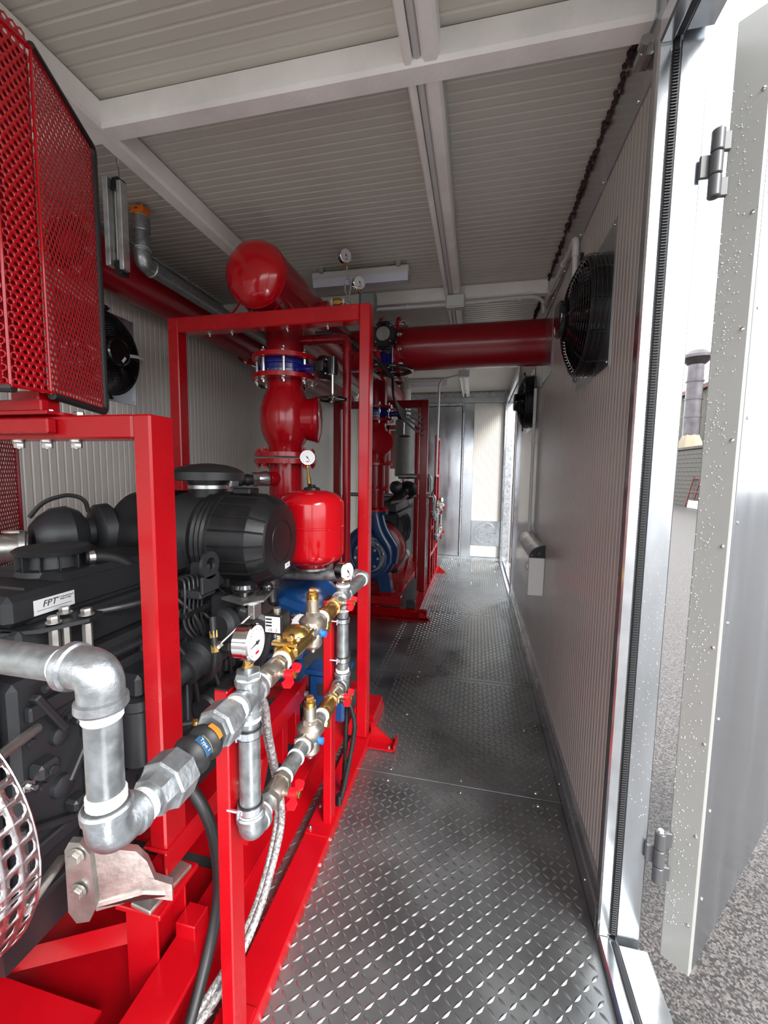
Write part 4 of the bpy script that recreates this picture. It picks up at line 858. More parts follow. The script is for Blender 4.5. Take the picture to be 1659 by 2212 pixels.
obj('reducer', B().lathe((RX1, RY1, .80), (0, 0, 1), [(0, .055), (.05, .058), (.26, .080), (.29, .083)], 36), 'red_cast', rs)
flange(rs, (RX1, RY1, .80), (0, 0, 1), .11, .02, .055, 4, .09, sides=(1,))
obj('side_nozzle', B().lathe((RX1-.02, RY1-.07, 1.165), (-.25, -.97, 0), [(0, .034), (.05, .032), (.056, .028)], 24), 'red_cast', rs)
obj('test_line', B().tube([(RX1+.07, RY1, 1.825), (-.612, RY1, 1.825), (-.612, RY1, .72)], .020, 14, fil=.03), 'red_dark', rs)
for p, a in (((RX1+.12, RY1, 1.825), (1, 0, 0)), ((-.68, RY1, 1.825), (1, 0, 0)), ((-.612, RY1, 1.76), (0, 0, 1))): obj('socket', B().lathe(p, a, [(0, .024), (.03, .024)], 16), 'red_dark', rs)
ck = thing('check_valve', 'bulbous red cast check valve under the near blue butterfly valve', 'valve', (RX1, RY1, 1.27), 'red check valves')
obj('body', B().lathe((RX1, RY1, 1.271), (0, 0, 1), [(0, .084), (.055, .085), (.075, .098), (.12, .117), (.175, .124), (.23, .121), (.28, .108), (.32, .089), (.335, .086), (.365, .086)], 40), 'red_cast', ck)
flange(ck, (RX1, RY1, 1.281), (0, 0, 1), .150, .020, .084, 8, .13, 'red', m='red_cast', sides=(1,))
flange(ck, (RX1, RY1, 1.645), (0, 0, 1), .157, .020, .085, 8, .132, sides=(-1,))
obj('hinge_cover', B().lathe((RX1+.05, RY1+.015, 1.455), (.96, .28, 0), [(0, .085), (.075, .105), (.09, .108), (.095, .112), (.108, .112), (.112, .106), (.122, .07), (.128, .01)], 40), 'red_cast', ck)
bfly((RX1, RY1, 1.69), (0, 0, 1), .118, (.90, -.43, -.10), .150, 'blue butterfly valve on the near riser above the check valve', .085, (-.622, 1.755, 1.515), .062, gear=.055, rod_r=.132, t=.068)
# small galvanised take-off beside the riser
tp = thing('take_off_pipe', 'galvanised take-off elbow with black hose joint behind the air filter', 'pipework', (-.99, 1.60, 1.1))
dT = V((-.62, -.78, -.06)).normalized(); q0 = V((RX1-.035, RY1-.125, 1.165))
obj('socket', B().lathe(q0, dT, [(0, .036), (.012, .036), (.05, .032)], 20), 'galv_bright', tp); obj('union_nut', B().lathe(q0+dT*.05, dT, [(0, .034), (.028, .034)], 8), 'galv_bright', tp)
obj('hose_joint', B().lathe(q0+dT*.078, dT, [(0, .024), (.02, .028), (.035, .023), (.055, .028), (.07, .023)], 20), 'rubber', tp); obj('union_nut', B().lathe(q0+dT*.148, dT, [(0, .034), (.03, .034)], 8), 'galv_bright', tp)
e0 = q0+dT*.215; obj('elbow', B().tube([q0+dT*.175, e0, e0+V((0, 0, -.16))], .027, 18, fil=.04), 'galv_bright', tp); tape(tp, q0+dT*.183, dT, .027, .012)
# ================================================================ header and cross pipe
HX, HZ, HR = -.915, 2.007, .131
hd = thing('header_pipe', 'thick red header pipe with a domed end above the portal', 'pipe', (HX, 2.6, HZ-HR))
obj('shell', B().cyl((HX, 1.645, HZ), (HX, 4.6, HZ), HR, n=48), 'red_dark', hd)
obj('domed_end', B().lathe((HX, 1.645, HZ), (0, -1, 0), [(0, HR)]+[(.005+.068*math.sin(a), HR*(.22+.78*math.cos(a)) if k_ < 7 else .001) for k_, a in enumerate([PI/2*k/7 for k in range(0, 8)])], 48), 'red_gloss', hd)
obj('weld_seam', B().torus((HX, 1.645, HZ), (0, 1, 0), HR*1.005, .003, 48, 6), 'red', hd)
for q in (-.1, .1): obj('saddle', B().tube([(HX+q-.05, 1.69, 1.872), (HX+q, 1.69, 1.925), (HX+q+.05, 1.69, 1.872)], .005, 6), 'red_dark', hd)
obj('branch_stub', B().cyl((HX, 2.778, HZ), (-.632, 2.778, HZ), .132, n=44), 'red_dark', hd)
obj('weld_seam', B().torus((HX+.115, 2.778, HZ), (1, 0, 0), .128, .003, 40, 6), 'red_dark', hd)
flange(hd, (-.622, 2.778, HZ), (1, 0, 0), .200, .022, .13, 12, .17, sides=(-1,))
obj('side_nozzle', B().cyl((HX+.10, 2.05, HZ+.02), (HX+.165, 2.05, HZ+.02), .022), 'red_dark', hd)
xp = thing('cross_pipe', 'dark red pipe crossing the corridor from header to right wall', 'pipe', (0, 2.778, HZ-.137))
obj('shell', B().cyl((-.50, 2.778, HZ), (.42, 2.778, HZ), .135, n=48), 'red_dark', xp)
flange(xp, (-.508, 2.778, HZ), (1, 0, 0), .200, .022, .133, 12, .17, sides=(1,))
obj('wall_plate', B().bx(.364, .3695, 2.40, 3.0, 1.74, 2.10, .001), 'galv_flat', xp)
for (a, b_) in ((2.42, 1.76), (2.98, 1.76)): bolt(xp, (.364, a, b_), (-1, 0, 0), .004, .003, stud=.001)
bfly((-.565, 2.778, HZ), (1, 0, 0), .16, (0, -1, .03), .10, 'blue butterfly valve with large handwheel on the cross pipe', .13, (-.515, 2.52, 1.815), .118, gear=.085, rods=12, rod_r=.17, t=.092)
# pressure switch cluster
ps = thing('pressure_switch', 'grey pressure switch box beside brass fittings above the portal', 'switch', (-.555, 2.05, 1.98))
obj('box', B().box((-.545, 2.05, 2.03), (.085, .07, .075), Matrix.Rotation(.15, 3, 'Z'), .012), 'grey_dark', ps)
obj('brass_fitting', B().lathe((-.735, 2.05, 2.04), (1, 0, 0), [(0, .014), (.012, .014), (.013, .020), (.05, .020), (.051, .012), (.07, .012)], 8), 'brass', ps)
obj('nickel_fitting', B().lathe((-.72, 2.05, 2.00), (1, 0, 0), [(0, .012), (.02, .014), (.06, .014), (.062, .010), (.12, .010)], 8).lathe((-.665, 2.05, 2.04), (.8, 0, -.6), [(0, .012), (.06, .012)], 10), 'nickel', ps)
tape(ps, (-.728, 2.05, 2.04), (1, 0, 0), .015, .008); tape(ps, (-.668, 2.05, 2.04), (1, 0, 0), .014, .008)
obj('syphon_coil', B().tube([(-.64, 2.05, 2.0), (-.64, 2.05, 2.08)]+[(-.650-.0+.016*math.cos(a), 2.05+.02*a/12, 2.105-.038*math.sin(a)*-1) for a in [k*.5 for k in range(0, 14)]]+[(-.655, 2.05, 2.17), (-.655, 2.05, 2.21)], .0045, 8), 'steel', ps)
gauge((-.66, 2.045, 2.252), (.75, -.62, -.15), .033, 'steel pressure gauge on the coiled syphon near the ceiling', (-.655, 2.05, 2.20), .026)
gauge((-.59, 2.045, 2.12), (.70, -.68, -.1), .033, 'steel pressure gauge standing on the grey switch box', (-.575, 2.05, 2.062), .024)
cab = thing('black_cable', 'bundle of black cables slung under the header pipe', 'cable', (-.6, 2.2, 1.8))
for q in range(3): obj('cable', B().tube([(-.78, 1.95+.04*q, 1.86), (-.68, 1.98+.05*q, 1.87-.01*q), (-.60, 2.0+.05*q, 1.82), (-.50, 2.05+.05*q, 1.76), (-.45, 2.2, 1.70)], .011, 8, fil=.04), 'rubber', cab)
# ================================================================ wall fans
def fan(c, n, label, size=.415, R=.19, plug=True):
    c, n = V(c), V(n); y_, z_ = V((0, 1, 0)), V((0, 0, 1)); t = thing('wall_fan', label, 'fan', c-z_*size/2, 'black wire caged wall fans')
    obj('mounting_plate', B().box(c+n*.0015, (.003, size, size), None, .0008), 'galv_flat', t)
    obj('shroud', B().ring(c+n*.004, n, R*.92, R*.97, .05, 40), 'plastic', t)
    wc = B()
    for q in range(13):
        u = q/12; r = R*(1.0-.62*u); d = .045+.045*math.sin(u*PI/2); wc.torus(c+n*d, n, r, .0017, 36, 5)
    for d in (.012, .025, .038): wc.torus(c+n*d, n, R, .0017, 36, 5)
    for k in range(12):
        a = k*PI/6; dv = y_*math.cos(a)+z_*math.sin(a)
        wc.tube([c+dv*R+n*.006, c+dv*R+n*.045]+[c+dv*R*(1-.62*u)+n*(.045+.045*math.sin(u*PI/2)) for u in (.1, .25, .45, .7, 1)], .0017, 5)
    obj('wire_guard', wc, 'gloss_black', t)
    for k in range(5):
        a = k*2*PI/5+.3; d1 = y_*math.cos(a)+z_*math.sin(a); d2 = y_*math.cos(a+.75)+z_*math.sin(a+.75); d3 = y_*math.cos(a+.95)+z_*math.sin(a+.95)
        obj('blade', B().prism([c+d1*R*.3+n*.05, c+d1*R*.86+n*.055, c+d2*R*.88+n*.022, c+d3*R*.34+n*.02], n*.003), 'gloss_black', t)
    m = obj('motor', B().lathe(c+n*.02, n, [(0, .055), (.06, .058), (.075, .062), (.095, .062), (.100, .055)], 26), 'gloss_black', t)
    obj('motor_label', B().box(c+n*.1205-z_*.03+y_*.02, (.0008, .03, .012), Matrix.Rotation(.9, 3, 'X'), .0002), 'dial', m)
    for s in (1, -1): obj('guard_clip', B().box(c+n*.05+z_*(R+.011)*s, (.012, .022, .02), None, .002).hexn(c+n*.05+z_*(R+.013)*s+y_*.011, (0, 1, 0), .006, .008), 'gloss_black', t)
    for a, b_ in ((-1, -1), (1, -1), (1, 1), (-1, 1)): obj('rivet', B().lathe(c+n*.003+y_*a*(size/2-.015)+z_*b_*(size/2-.015), n, [(0, .004), (.003, .002)], 8), 'steel', t)
    if plug: obj('cable_gland', B().tube([c+n*.095+y_*.05, c+n*.10+y_*.15+z_*.015, c+n*.05+y_*.21+z_*.01], .008, 8, fil=.04), 'conduit', t)
    return t
fan((.3695, 1.578, 1.73), (-1, 0, 0), 'caged black fan on the right wall beside the open door')
fan((.3695, 3.27, 1.73), (-1, 0, 0), 'caged black fan on the right wall beyond the cross pipe')
fan((X0, 1.66, 1.735), (1, 0, 0), 'caged black fan on the left wall behind the red guard')
# ================================================================ conduit runs, lamp, junction boxes, heater
cn = thing('ceiling_conduit', 'grey electrical conduit running along the middle ceiling beam', 'conduit', (-.184, 2.6, 2.26), 'grey conduit runs')
obj('conduit', B().tube([(-.184, YA+.05, 2.268), (-.184, 2.595, 2.255)], .011, 10), 'conduit', cn); obj('conduit', B().tube([(-.184, 2.70, 2.255), (-.184, 4.40, 2.262)], .011, 10), 'conduit', cn)
jb = thing('junction_box', 'grey junction box under the middle ceiling beam', 'box', (-.155, 2.60, 2.17), 'grey junction boxes')
obj('box', B().bx(-.21, -.10, 2.56, 2.618, 2.17, 2.242, .006), 'conduit', jb); obj('lid', B().bx(-.206, -.104, 2.552, 2.5595, 2.175, 2.238, .003), 'conduit', jb)
dup(jb, None, (0, 1.75, -.01), label='far grey junction box near the white vertical conduit')
cn = thing('cross_conduit', 'grey conduit along the far ceiling beam to the right wall', 'conduit', (0, 2.60, 2.21), 'grey conduit runs')
obj('conduit', B().tube([(-.70, 2.605, 2.205), (-.212, 2.605, 2.205)], .0105, 10), 'conduit', cn); obj('conduit', B().tube([(-.098, 2.605, 2.205), (.29, 2.605, 2.215), (.345, 2.64, 2.20), (.352, 2.70, 2.16)], .0105, 10, fil=.04), 'conduit', cn)
for xx in (-.45, .02, .2): obj('saddle', B().lathe((xx, 2.605, 2.206), (1, 0, 0), [(0, .0145), (.014, .0145)], 12), 'conduit', cn)
cn = thing('fan_conduit', 'grey conduit climbing the right wall to the near fan', 'conduit', (.352, 2.2, 2.0), 'grey conduit runs')
obj('conduit', B().tube([(.352, 2.72, 2.19), (.352, 1.875, 2.135), (.352, 1.855, 2.12), (.353, 1.85, 1.95), (.350, 1.82, 1.80)], .0095, 10, fil=.03), 'conduit', cn)
obj('bend', B().tube([(.352, 1.93, 2.138), (.352, 1.852, 2.133), (.352, 1.852, 2.06)], .0135, 10, fil=.035), 'conduit', cn)
for yy in (2.1, 2.45): obj('saddle', B().lathe((.352, yy, 2.135+(yy-1.86)*.064), (0, 1, .06), [(0, .013), (.014, .013)], 12), 'conduit', cn)
cn = thing('drop_conduit', 'vertical grey conduit dropping to the wall heater', 'conduit', (.352, 2.87, .82), 'grey conduit runs')
obj('conduit', B().tube([(.352, 2.87, .80), (.352, 2.87, 1.75)], .010, 10), 'conduit', cn); obj('saddle', B().lathe((.352, 2.87, 1.40), (0, 0, 1), [(0, .014), (.014, .014)], 12), 'conduit', cn)
lp = thing('strip_light', 'unlit strip light fitting on the ceiling behind the red header', 'lamp', (-.66, 2.31, 2.21), 'ceiling strip lights')
obj('base', B().bx(-.93, -.385, 2.27, 2.35, 2.262, 2.298, .006), 'white_plain', lp); obj('diffuser', B().prism([(-.925, 2.275, 2.262), (-.925, 2.345, 2.262), (-.925, 2.335, 2.222), (-.925, 2.285, 2.222)], (.535, 0, 0)), 'lampglass', lp)
for xx in (-.87, -.44): obj('clip', B().bx(xx-.012, xx+.012, 2.262, 2.30, 2.285, 2.319, .002), 'steel', lp)
dup(lp, None, (.02, 2.75, 0), label='unlit strip light fitting on the ceiling near the far door')
ht = thing('wall_heater', 'white wall heater with curved grey top on the right wall', 'heater', (.33, 2.6, .555))
def qprof(y): return [V((.369, y, .762))]+[V((.369-.080*math.cos(a), y, .762+.066*math.sin(a))) for a in [PI/2*k/8 for k in range(9)]]
obj('curved_top', B().prism(qprof(2.316), (0, .60, 0)), 'alu', ht); ec = obj('end_cap', B().prism(qprof(2.30), (0, .0155, 0)), 'plastic', ht)
obj('end_cap', B().prism(qprof(2.917), (0, .012, 0)), 'plastic', ht)
obj('grip_slot', B().lathe((.338, 2.2995, .785), (0, -1, 0), [(0, .014), (.002, .012)], 20), 'ink', ec); obj('screw', B().lathe((.302, 2.2995, .774), (0, -1, 0), [(0, .003), (.002, .002)], 10), 'steel', ec)
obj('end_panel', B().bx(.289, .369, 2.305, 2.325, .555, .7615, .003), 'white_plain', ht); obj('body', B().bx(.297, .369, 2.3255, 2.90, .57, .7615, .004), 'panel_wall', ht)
obj('control_dial', B().lathe((.297, 2.42, .69), (-1, 0, 0), [(0, .022), (.008, .02)], 20), 'white_plain', ht)
# ================================================================ left side pipes
lpipe = thing('suction_pipe', 'dark red pipe running along the top of the left wall', 'pipe', (-1.60, 2.4, 1.98))
obj('shell', B().cyl((-1.60, 1.42, 2.085), (-1.60, 2.79, 2.085), .104, n=40), 'red_dark', lpipe); obj('shell', B().cyl((-1.60, 2.98, 2.085), (-1.60, 5.0, 2.085), .104, n=40), 'red_dark', lpipe)
flange(lpipe, (-1.60, 1.43, 2.085), (0, 1, 0), .125, .02, .05, 8, .112, sides=(-1,)); flange(lpipe, (-1.60, 2.79, 2.085), (0, 1, 0), .128, .022, .10, 8, .116, sides=(-1,)); flange(lpipe, (-1.60, 2.98, 2.085), (0, 1, 0), .128, .022, .10, 8, .116, sides=(1,))
bfly((-1.60, 2.885, 2.085), (0, 1, 0), .105, (.35, -.25, -.9), .14, 'blue butterfly valve on the red pipe along the left wall', .1, (-1.46, 2.80, 1.70), .055, gear=.062, rod_r=.116, t=.14)
gp = thing('vent_pipe', 'galvanised pipe with upright end under an orange level switch', 'pipework', (-1.42, 1.6, 2.05))
obj('pipe', B().cyl((-1.425, 1.66, 2.078), (-1.425, 3.2, 2.078), .032, n=22), 'galv_pipe', gp); elbow(gp, (-1.425, 1.605, 2.078), (0, 1, 0), (0, 0, 1), .0335, .055)
obj('upright', B().cyl((-1.425, 1.605, 2.13), (-1.425, 1.605, 2.255), .027, n=22), 'galv_pipe', gp); obj('socket', B().lathe((-1.425, 1.605, 2.205), (0, 0, 1), [(0, .031), (.003, .033), (.058, .033), (.06, .028)], 22), 'galv_fit', gp)
tape(gp, (-1.425, 1.605, 2.137), (0, 0, 1), .028, .010); tape(gp, (-1.425, 1.605, 2.266), (0, 0, 1), .026, .008)
os_ = thing('level_switch', 'small orange switch cap on top of the upright galvanised pipe', 'switch', (-1.425, 1.605, 2.27))
obj('cap', B().box((-1.425, 1.60, 2.286), (.062, .05, .030), None, .005), 'orange', os_); obj('top', B().lathe((-1.425, 1.605, 2.301), (0, 0, 1), [(0, .02), (.008, .018)], 16), 'rust_red', os_); obj('slot', B().bx(-1.43, -1.415, 1.573, 1.5745, 2.283, 2.287, .0003), 'ink', os_)
fm = thing('hanging_light', 'narrow upright steel framed tube light hanging at upper left', 'lamp', (-1.230, 1.25, 1.88))
obj('channel', B().bx(-1.245, -1.225, 1.235, 1.265, 1.885, 2.165, .002), 'galv', fm); obj('channel', B().bx(-1.195, -1.178, 1.24, 1.27, 1.87, 2.15, .002), 'galv', fm)
for xx in (-1.218, -1.204): obj('tube', B().cyl((xx, 1.262, 1.91), (xx, 1.262, 2.13), .005), 'steel', fm)
obj('lower_holder', B().bx(-1.224, -1.196, 1.25, 1.285, 1.86, 1.905, .003), 'plastic', fm); obj('upper_holder', B().bx(-1.224, -1.196, 1.25, 1.285, 2.13, 2.17, .003), 'plastic', fm)
obj('hanger', B().tube([(-1.210, 1.268, 2.165), (-1.210, 1.268, 2.235)], .004, 6), 'steel', fm)
# ================================================================ pumps
def pump(cx, cy, cz, s, label, seat, dxo=.10):
    """end suction pump, shaft along y, suction towards s*y, volute with upright discharge"""
    t = thing('centrifugal_pump', label, 'pump', (cx, cy, cz-.33), 'blue centrifugal pumps'); n = 40
    pts = [(cx+(.155+.045*k/n)*math.cos(PI*.5-2*PI*k/n)*1, cz+(.155+.045*k/n)*math.sin(PI*.5-2*PI*k/n)) for k in range(n+1)]
    b = B(); b.tube([(p[0], cy, p[1]) for p in pts], [.042+.026*k/n for k in range(n+1)], 14); b.lathe((cx, cy-.04, cz), (0, 1, 0), [(0, .15), (.02, .18), (.06, .18), (.08, .15)], 36); obj('volute', b, 'blue', t)
    dx = cx+dxo
    obj('discharge_neck', B().tube([(cx+.165, cy, cz-.06), (cx+.175, cy, cz+.05), (cx+.05+dxo*.6, cy, cz+.20), (dx, cy, cz+.36)], [.066, .074, .074, .066], 18, fil=.08), 'blue', t); obj('discharge_flange', B().lathe((dx, cy, cz+.355), (0, 0, 1), [(0, .105), (.022, .105)], 32), 'blue', t)
    obj('suction_cover', B().lathe((cx, cy+s*.04, cz), (0, s, 0), [(0, .165), (.02, .16), (.03, .12)], 36), 'blue', t); obj('suction_ring', B().ring((cx, cy+s*.062, cz), (0, s, 0), .09, .135, .02, 36), 'galv_fit', t)
    obj('suction_flange', B().lathe((cx, cy+s*.082, cz), (0, s, 0), [(0, .075), (.06, .075), (.062, .115), (.085, .115)], 32), 'blue', t)
    for k in range(8): a = k*PI/4+.2; bolt(t, (cx+.118*math.cos(a), cy+s*.082, cz+.118*math.sin(a)), (0, s, 0), .010, .010, stud=.004)
    for k in range(8): a = k*PI/4; bolt(t, (cx+.095*math.cos(a), cy+s*.168, cz+.095*math.sin(a)), (0, s, 0), .009, .008, stud=.003)
    for q in (-1, 1): obj('foot', B().prism([(cx+q*.06, cy-.05, cz-.17), (cx+q*.16, cy-.05, cz-.14), (cx+q*.19, cy-.05, seat+.02), (cx+q*.19, cy-.05, seat), (cx+q*.09, cy-.05, seat)], (0, .10, 0)), 'blue', t)
    obj('bearing_frame', B().lathe((cx, cy-s*.04, cz), (0, -s, 0), [(0, .15), (.03, .12), (.06, .085), (.16, .08)], 30), 'blue', t)
    return t
pump(-.865, 3.45, .495, -1, 'blue centrifugal pump on the far red skid', .185, .035)
pump(-1.02, 1.90, .43, 1, 'blue centrifugal pump behind the bypass pipes on the near skid', .144)
mb = thing('blue_gearbox', 'blue angular drive housing behind the nickel regulators', 'housing', (-.70, 1.62, .145))
obj('casing', B().box((-.72, 1.60, .56), (.17, .20, .24), Matrix.Rotation(.3, 3, 'Y'), .02), 'blue', mb); obj('dome', B().sph((-.72, 1.66, .66), .13, 22, (1.2, .9, .9)), 'blue', mb)
obj('lower_case', B().bx(-.66, -.50, 1.56, 1.66, .16, .36, .012), 'blue', mb); obj('name_plate', B().box((-.58, 1.558, .30), (.07, .002, .05), None, .0003), 'plastic_gr', mb)
obj('lid', B().bx(-.67, -.49, 1.55, 1.67, .361, .38, .004), 'blue', mb)
gauge((-.652, 1.46, .62), (.7, -.7, .0), .035, 'steel pressure gauge half hidden behind the upper regulator', (-.66, 1.47, .57), .025)
# ================================================================ far skid
s2 = thing('pump_skid_base', 'red welded base frame of the far pump set', 'frame', (-.9, 4.2, 0))
obj('front_angle', B().bx(-1.36, -.345, 3.26, 3.33, .001, .012, .001).prism([(-1.36, 3.33, .012), (-1.36, 3.30, .085), (-1.36, 3.335, .085)], (1.0, 0, 0)), 'red', s2)
obj('floor_rail', B().bx(-.50, -.42, 3.28, 5.06, .070, .080, .002).bx(-.426, -.42, 3.28, 5.06, .001, .0705, .001), 'red', s2)
obj('front_beam', B().bx(-1.30, -.58, 3.32, 3.40, .10, .172, .004), 'red', s2); obj('rubber_end', B().bx(-.53, -.462, 3.315, 3.38, .086, .148, .004), 'rubber', s2)
for xx in (-.78, -1.15): obj('damper', B().lathe((xx, 3.33, .086), (0, 0, 1), [(0, .03), (.012, .03)], 20), 'red', s2)
obj('pump_seat', B().bx(-.79, -.66, 3.39, 3.50, .1725, .1845, .003).bx(-1.07, -.94, 3.39, 3.50, .1725, .1845, .003), 'red', s2)
obj('deck', B().bx(-1.28, -.60, 3.41, 5.0, .14, .17, .003), 'red', s2); obj('deck_brace', B().prism([(-.60, 3.41, .14), (-.60, 3.46, .14), (-.60, 3.95, .40), (-.60, 3.90, .40)], (-.03, 0, 0)), 'red', s2)
for yy in (3.28, 5.0): obj('outrigger', B().bx(-.42, -.33, yy, yy+.06, .002, .012, .001).prism([(-.42, yy+.03, .012), (-.335, yy+.03, .012), (-.42, yy+.03, .08)], (0, .006, 0)), 'red', s2)
for yy in (4.15, 4.42, 4.62, 4.95):
    obj('guard_post', B().bx(-.455, -.428, yy, yy+.035, .081, 1.62 if yy > 4.5 else .95, .003), 'red', s2)
for zz in (.35, .62): obj('guard_rail', B().bx(-.452, -.430, 4.19, 4.94, zz, zz+.03, .003), 'red', s2)
for zz in (1.16, 1.58): obj('guard_rail', B().bx(-.452, -.430, 4.66, 4.94, zz, zz+.03, .003), 'red', s2)
for xx in (-.466, -.462): pass
pb = thing('pipe_portal_frame', 'dark red portal frame on the far pump skid', 'frame', (-.9, 3.89, .08), 'red tube portals')
obj('post', B().bx(-.520, -.450, 3.865, 3.925, .081, 1.87, .004), 'red_dark', pb); obj('post', B().bx(-1.362, -1.30, 3.865, 3.925, .171, 1.87, .004), 'red_dark', pb); obj('top_bar', B().bx(-1.2995, -.5205, 3.865, 3.925, 1.80, 1.87, .004), 'red_dark', pb)
pg = thing('perforated_guard', 'narrow red perforated guard sheet beside the far engine', 'guard', (-.56, 4.05, .4))
perf('sheet', lambda u, v: V((-.548+u*.04, 3.98+u, .55+v)), .35, 1.25, .022, .007, 'red_gloss', pg); obj('frame_edge', B().bx(-.556, -.540, 3.965, 3.979, .171, 1.81, .002), 'red', pg)
# riser 2 with valves
RX2, RY2 = -.83, 3.45
r2_ = thing('riser_pipe', 'far red riser pipe above the blue pump', 'pipe', (RX2, RY2, .88), 'red riser pipes')
obj('upper_pipe', B().cyl((RX2, RY2, 1.745), (RX2, RY2, 1.95), .085, n=32), 'red_dark', r2_); flange(r2_, (RX2, RY2, 1.736), (0, 0, 1), .14, .020, .08, 8, .12)
obj('lower_pipe', B().cyl((RX2, RY2, .90), (RX2, RY2, 1.26), .068, n=32), 'red_dark', r2_); flange(r2_, (RX2, RY2, .884), (0, 0, 1), .105, .020, .06, 8, .085, 'red')
flange(r2_, (RX2, RY2, 1.06), (0, 0, 1), .11, .018, .066, 8, .09, 'red'); flange(r2_, (RX2, RY2, 1.272), (0, 0, 1), .135, .020, .066, 8, .115, 'red')
k2 = thing('check_valve', 'red cast check valve on the far riser behind the portal', 'valve', (RX2, RY2, 1.29), 'red check valves')
obj('body', B().lathe((RX2, RY2, 1.284), (0, 0, 1), [(0, .08), (.05, .082), (.10, .11), (.16, .118), (.23, .112), (.29, .085), (.335, .082)], 36), 'red_cast', k2); flange(k2, (RX2, RY2, 1.635), (0, 0, 1), .14, .020, .082, 8, .12, sides=(-1,))
obj('hinge_cover', B().lathe((RX2+.02, RY2-.04, 1.45), (.55, -.83, 0), [(0, .085), (.07, .10), (.085, .10), (.092, .06), (.095, .01)], 32), 'red_cast', k2)
bfly((RX2, RY2, 1.685), (0, 0, 1), .105, (.98, -.1, 0), .10, 'blue butterfly valve on the far riser pipe', .08, (-.59, 3.40, 1.50), .05, gear=.050, rod_r=.12, t=.078)
# far engine
e2 = thing('diesel_engine', 'black diesel engine with turbo behind the far blue pump', 'engine', (-.92, 4.2, .171), 'diesel engines')
obj('bell_housing', B().lathe((-.87, 3.62, .50), (0, 1, 0), [(0, .17), (.02, .235), (.10, .25), (.14, .25)], 40), 'red_dark', e2)
obj('block', B().bx(-1.10, -.70, 3.81, 4.75, .25, .82, .015), 'engine_b', e2); obj('flywheel_housing', B().lathe((-.89, 3.77, .50), (0, 1, 0), [(0, .26), (.06, .27), (.08, .22)], 32), 'engine_b', e2)
obj('cylinder_head', B().bx(-1.05, -.74, 3.88, 4.7, .821, .93, .01), 'engine_b', e2); obj('air_cleaner', B().sph((-.665, 4.10, 1.03), .10, 24, (1, 1.2, .95)), 'plastic', e2); obj('intake', B().tube([(-.70, 4.02, 1.0), (-.75, 3.95, .95), (-.80, 3.92, .90)], .05, 14), 'plastic', e2); obj('turbo', B().lathe((-.78, 3.95, 1.06), (.4, .9, 0), [(0, .03), (.02, .06), (.06, .065), (.09, .04)], 24), 'engine', e2)
for q in range(7): obj('wiring_loom', B().tube([(-.72, 3.86+q*.07, .80), (-.665, 3.88+q*.07, .74), (-.66, 3.90+q*.07, .60+.03*(q % 3)), (-.69, 3.95+q*.07, .50)], .007, 8, fil=.04), 'rubber', e2)
obj('alternator', B().lathe((-.66, 3.86, .42), (0, 1, 0), [(0, .05), (.09, .055), (.10, .04)], 20), 'cast_zinc', e2); obj('feed_line', B().tube([(-.75, 3.70, .93), (-.65, 3.72, .95), (-.60, 3.74, 1.0)], .012, 8), 'nickel', e2)
# exhaust, galvanised pipes, panel on far skid
ex = thing('exhaust_silencer', 'upright pale silencer with white wrapped exhaust above the far engine', 'exhaust', (-.78, 4.55, 1.1))
obj('silencer', B().lathe((-.78, 4.55, 1.15), (0, 0, 1), [(0, .05), (.02, .105), (.62, .105), (.65, .05)], 28), 'silencer', ex); obj('wrapped_pipe', B().cyl((-.78, 4.55, 1.80), (-.78, 4.55, 2.14), .058, n=24), 'insul', ex); obj('band', B().lathe((-.78, 4.55, 2.10), (0, 0, 1), [(0, .064), (.05, .064)], 24), 'alu', ex)
obj('outlet', B().tube([(-.78, 4.55, 2.14), (-.78, 4.55, 2.20), (-.92, 4.55, 2.20)], .05, 16, fil=.05), 'alu', ex); obj('support', B().bx(-.79, -.77, 4.50, 4.60, .931, 1.15, .003), 'red_dark', ex)
cp = thing('control_panel', 'dark red control cabinet frame near the far silencer', 'cabinet', (-.95, 4.9, .17))
obj('frame', B().bx(-1.05, -1.0, 4.78, 4.83, .171, 1.75, .004).bx(-1.05, -.66, 4.78, 4.83, 1.70, 1.75, .004).bx(-.70, -.66, 4.78, 4.83, .171, 1.70, .004), 'red_dark', cp); obj('backplate', B().bx(-.99, -.71, 4.80, 4.82, 1.25, 1.69, .003), 'red_dark', cp)
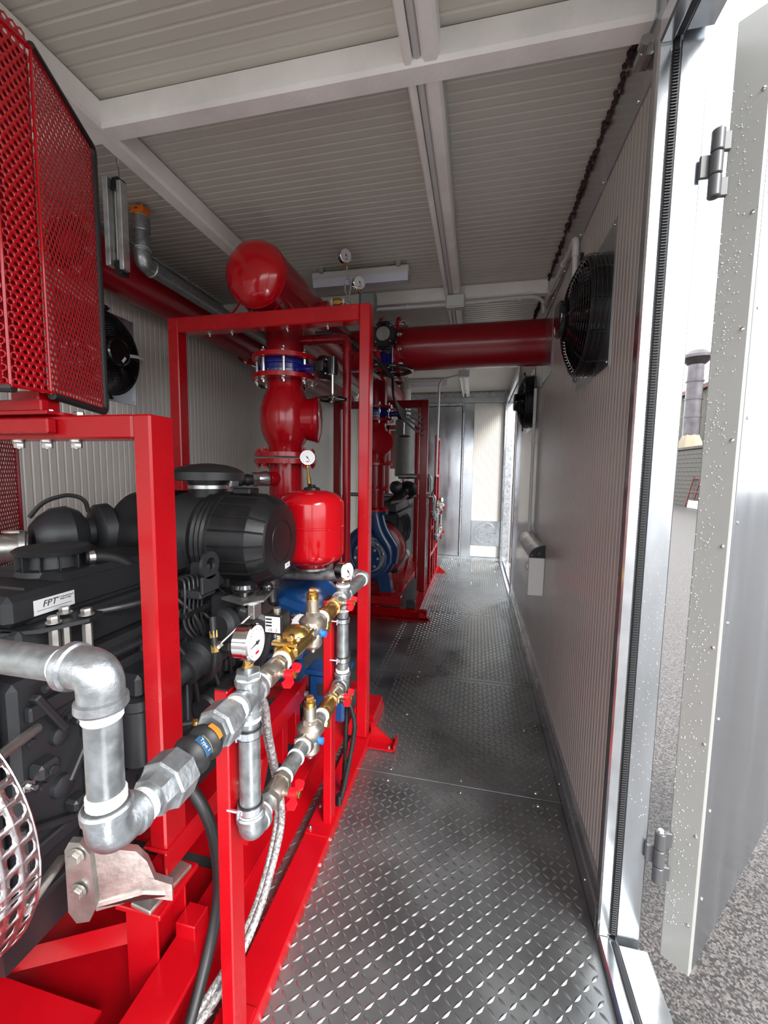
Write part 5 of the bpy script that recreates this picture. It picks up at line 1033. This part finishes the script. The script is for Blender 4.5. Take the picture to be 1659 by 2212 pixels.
tv = thing('thin_conduit', 'slim white conduit bending down beside the far skid', 'conduit', (-.41, 4.5, 1.15), 'grey conduit runs')
obj('conduit', B().tube([(-.20, 4.40, 2.20), (-.38, 4.45, 2.175), (-.412, 4.48, 2.13), (-.425, 4.52, 1.17)], .0125, 10, fil=.05), 'white_plain', tv); obj('cable_tail', B().tube([(-.425, 4.52, 1.17), (-.43, 4.52, 1.05), (-.50, 4.50, .92)], .006, 8, fil=.03), 'rubber', tv)
pp2 = thing('hanging_cables', 'black cables looping from cross pipe valve to far portal', 'cable', (-.50, 3.4, 1.7))
for q in range(4): obj('cable', B().tube([(-.60, 2.95, 1.86), (-.615, 3.05, 1.75), (-.60, 3.3, 1.70-.02*q), (-.53, 3.6, 1.72-.05*q), (-.50, 3.80, 1.70-.05*q)], .009, 8, fil=.08), 'rubber', pp2)
# far copy of the bypass pipework with its valves and gauges
far_lab = {'cooling_pipework': 'galvanised water bypass pipework on the far skid', 'flexible_joint': 'black rubber bellows joint on the far skid pipework'}
cnt = {}
names = {'pressure_gauge': ['small pressure gauge on the first far skid tee', 'small pressure gauge on the last far skid tee'], 'ball_valve': ['red handled ball valve on far skid upper line near its gauge', 'red handled ball valve on far skid lower line near its first elbow', 'red handled ball valve on far skid upper line near its last tee', 'red handled ball valve on far skid lower line near its last elbow'],
 'pressure_regulator': ['small nickel regulator on the far skid upper line', 'small nickel regulator on the far skid lower line'], 'strainer': ['small brass strainer on the far skid upper line', 'small brass strainer on the far skid lower line']}
for o in mparts:
    nm = o.name.split('.')[0]
    lab = far_lab.get(nm) or names[nm][cnt.get(nm, 0)]; cnt[nm] = cnt.get(nm, 0)+1
    dup(o, None, (0, 3.70, 0), label=lab)
dp = thing('supply_pipe', 'dark galvanised pipe rising beside the far portal post', 'pipework', (-.45, 4.05, .85))
obj('pipe', B().tube([(-.75, 4.06, 1.17), (-.44, 4.06, 1.17), (-.44, 4.06, 1.02)], .026, 16, fil=.03), 'galv_pipe', dp)
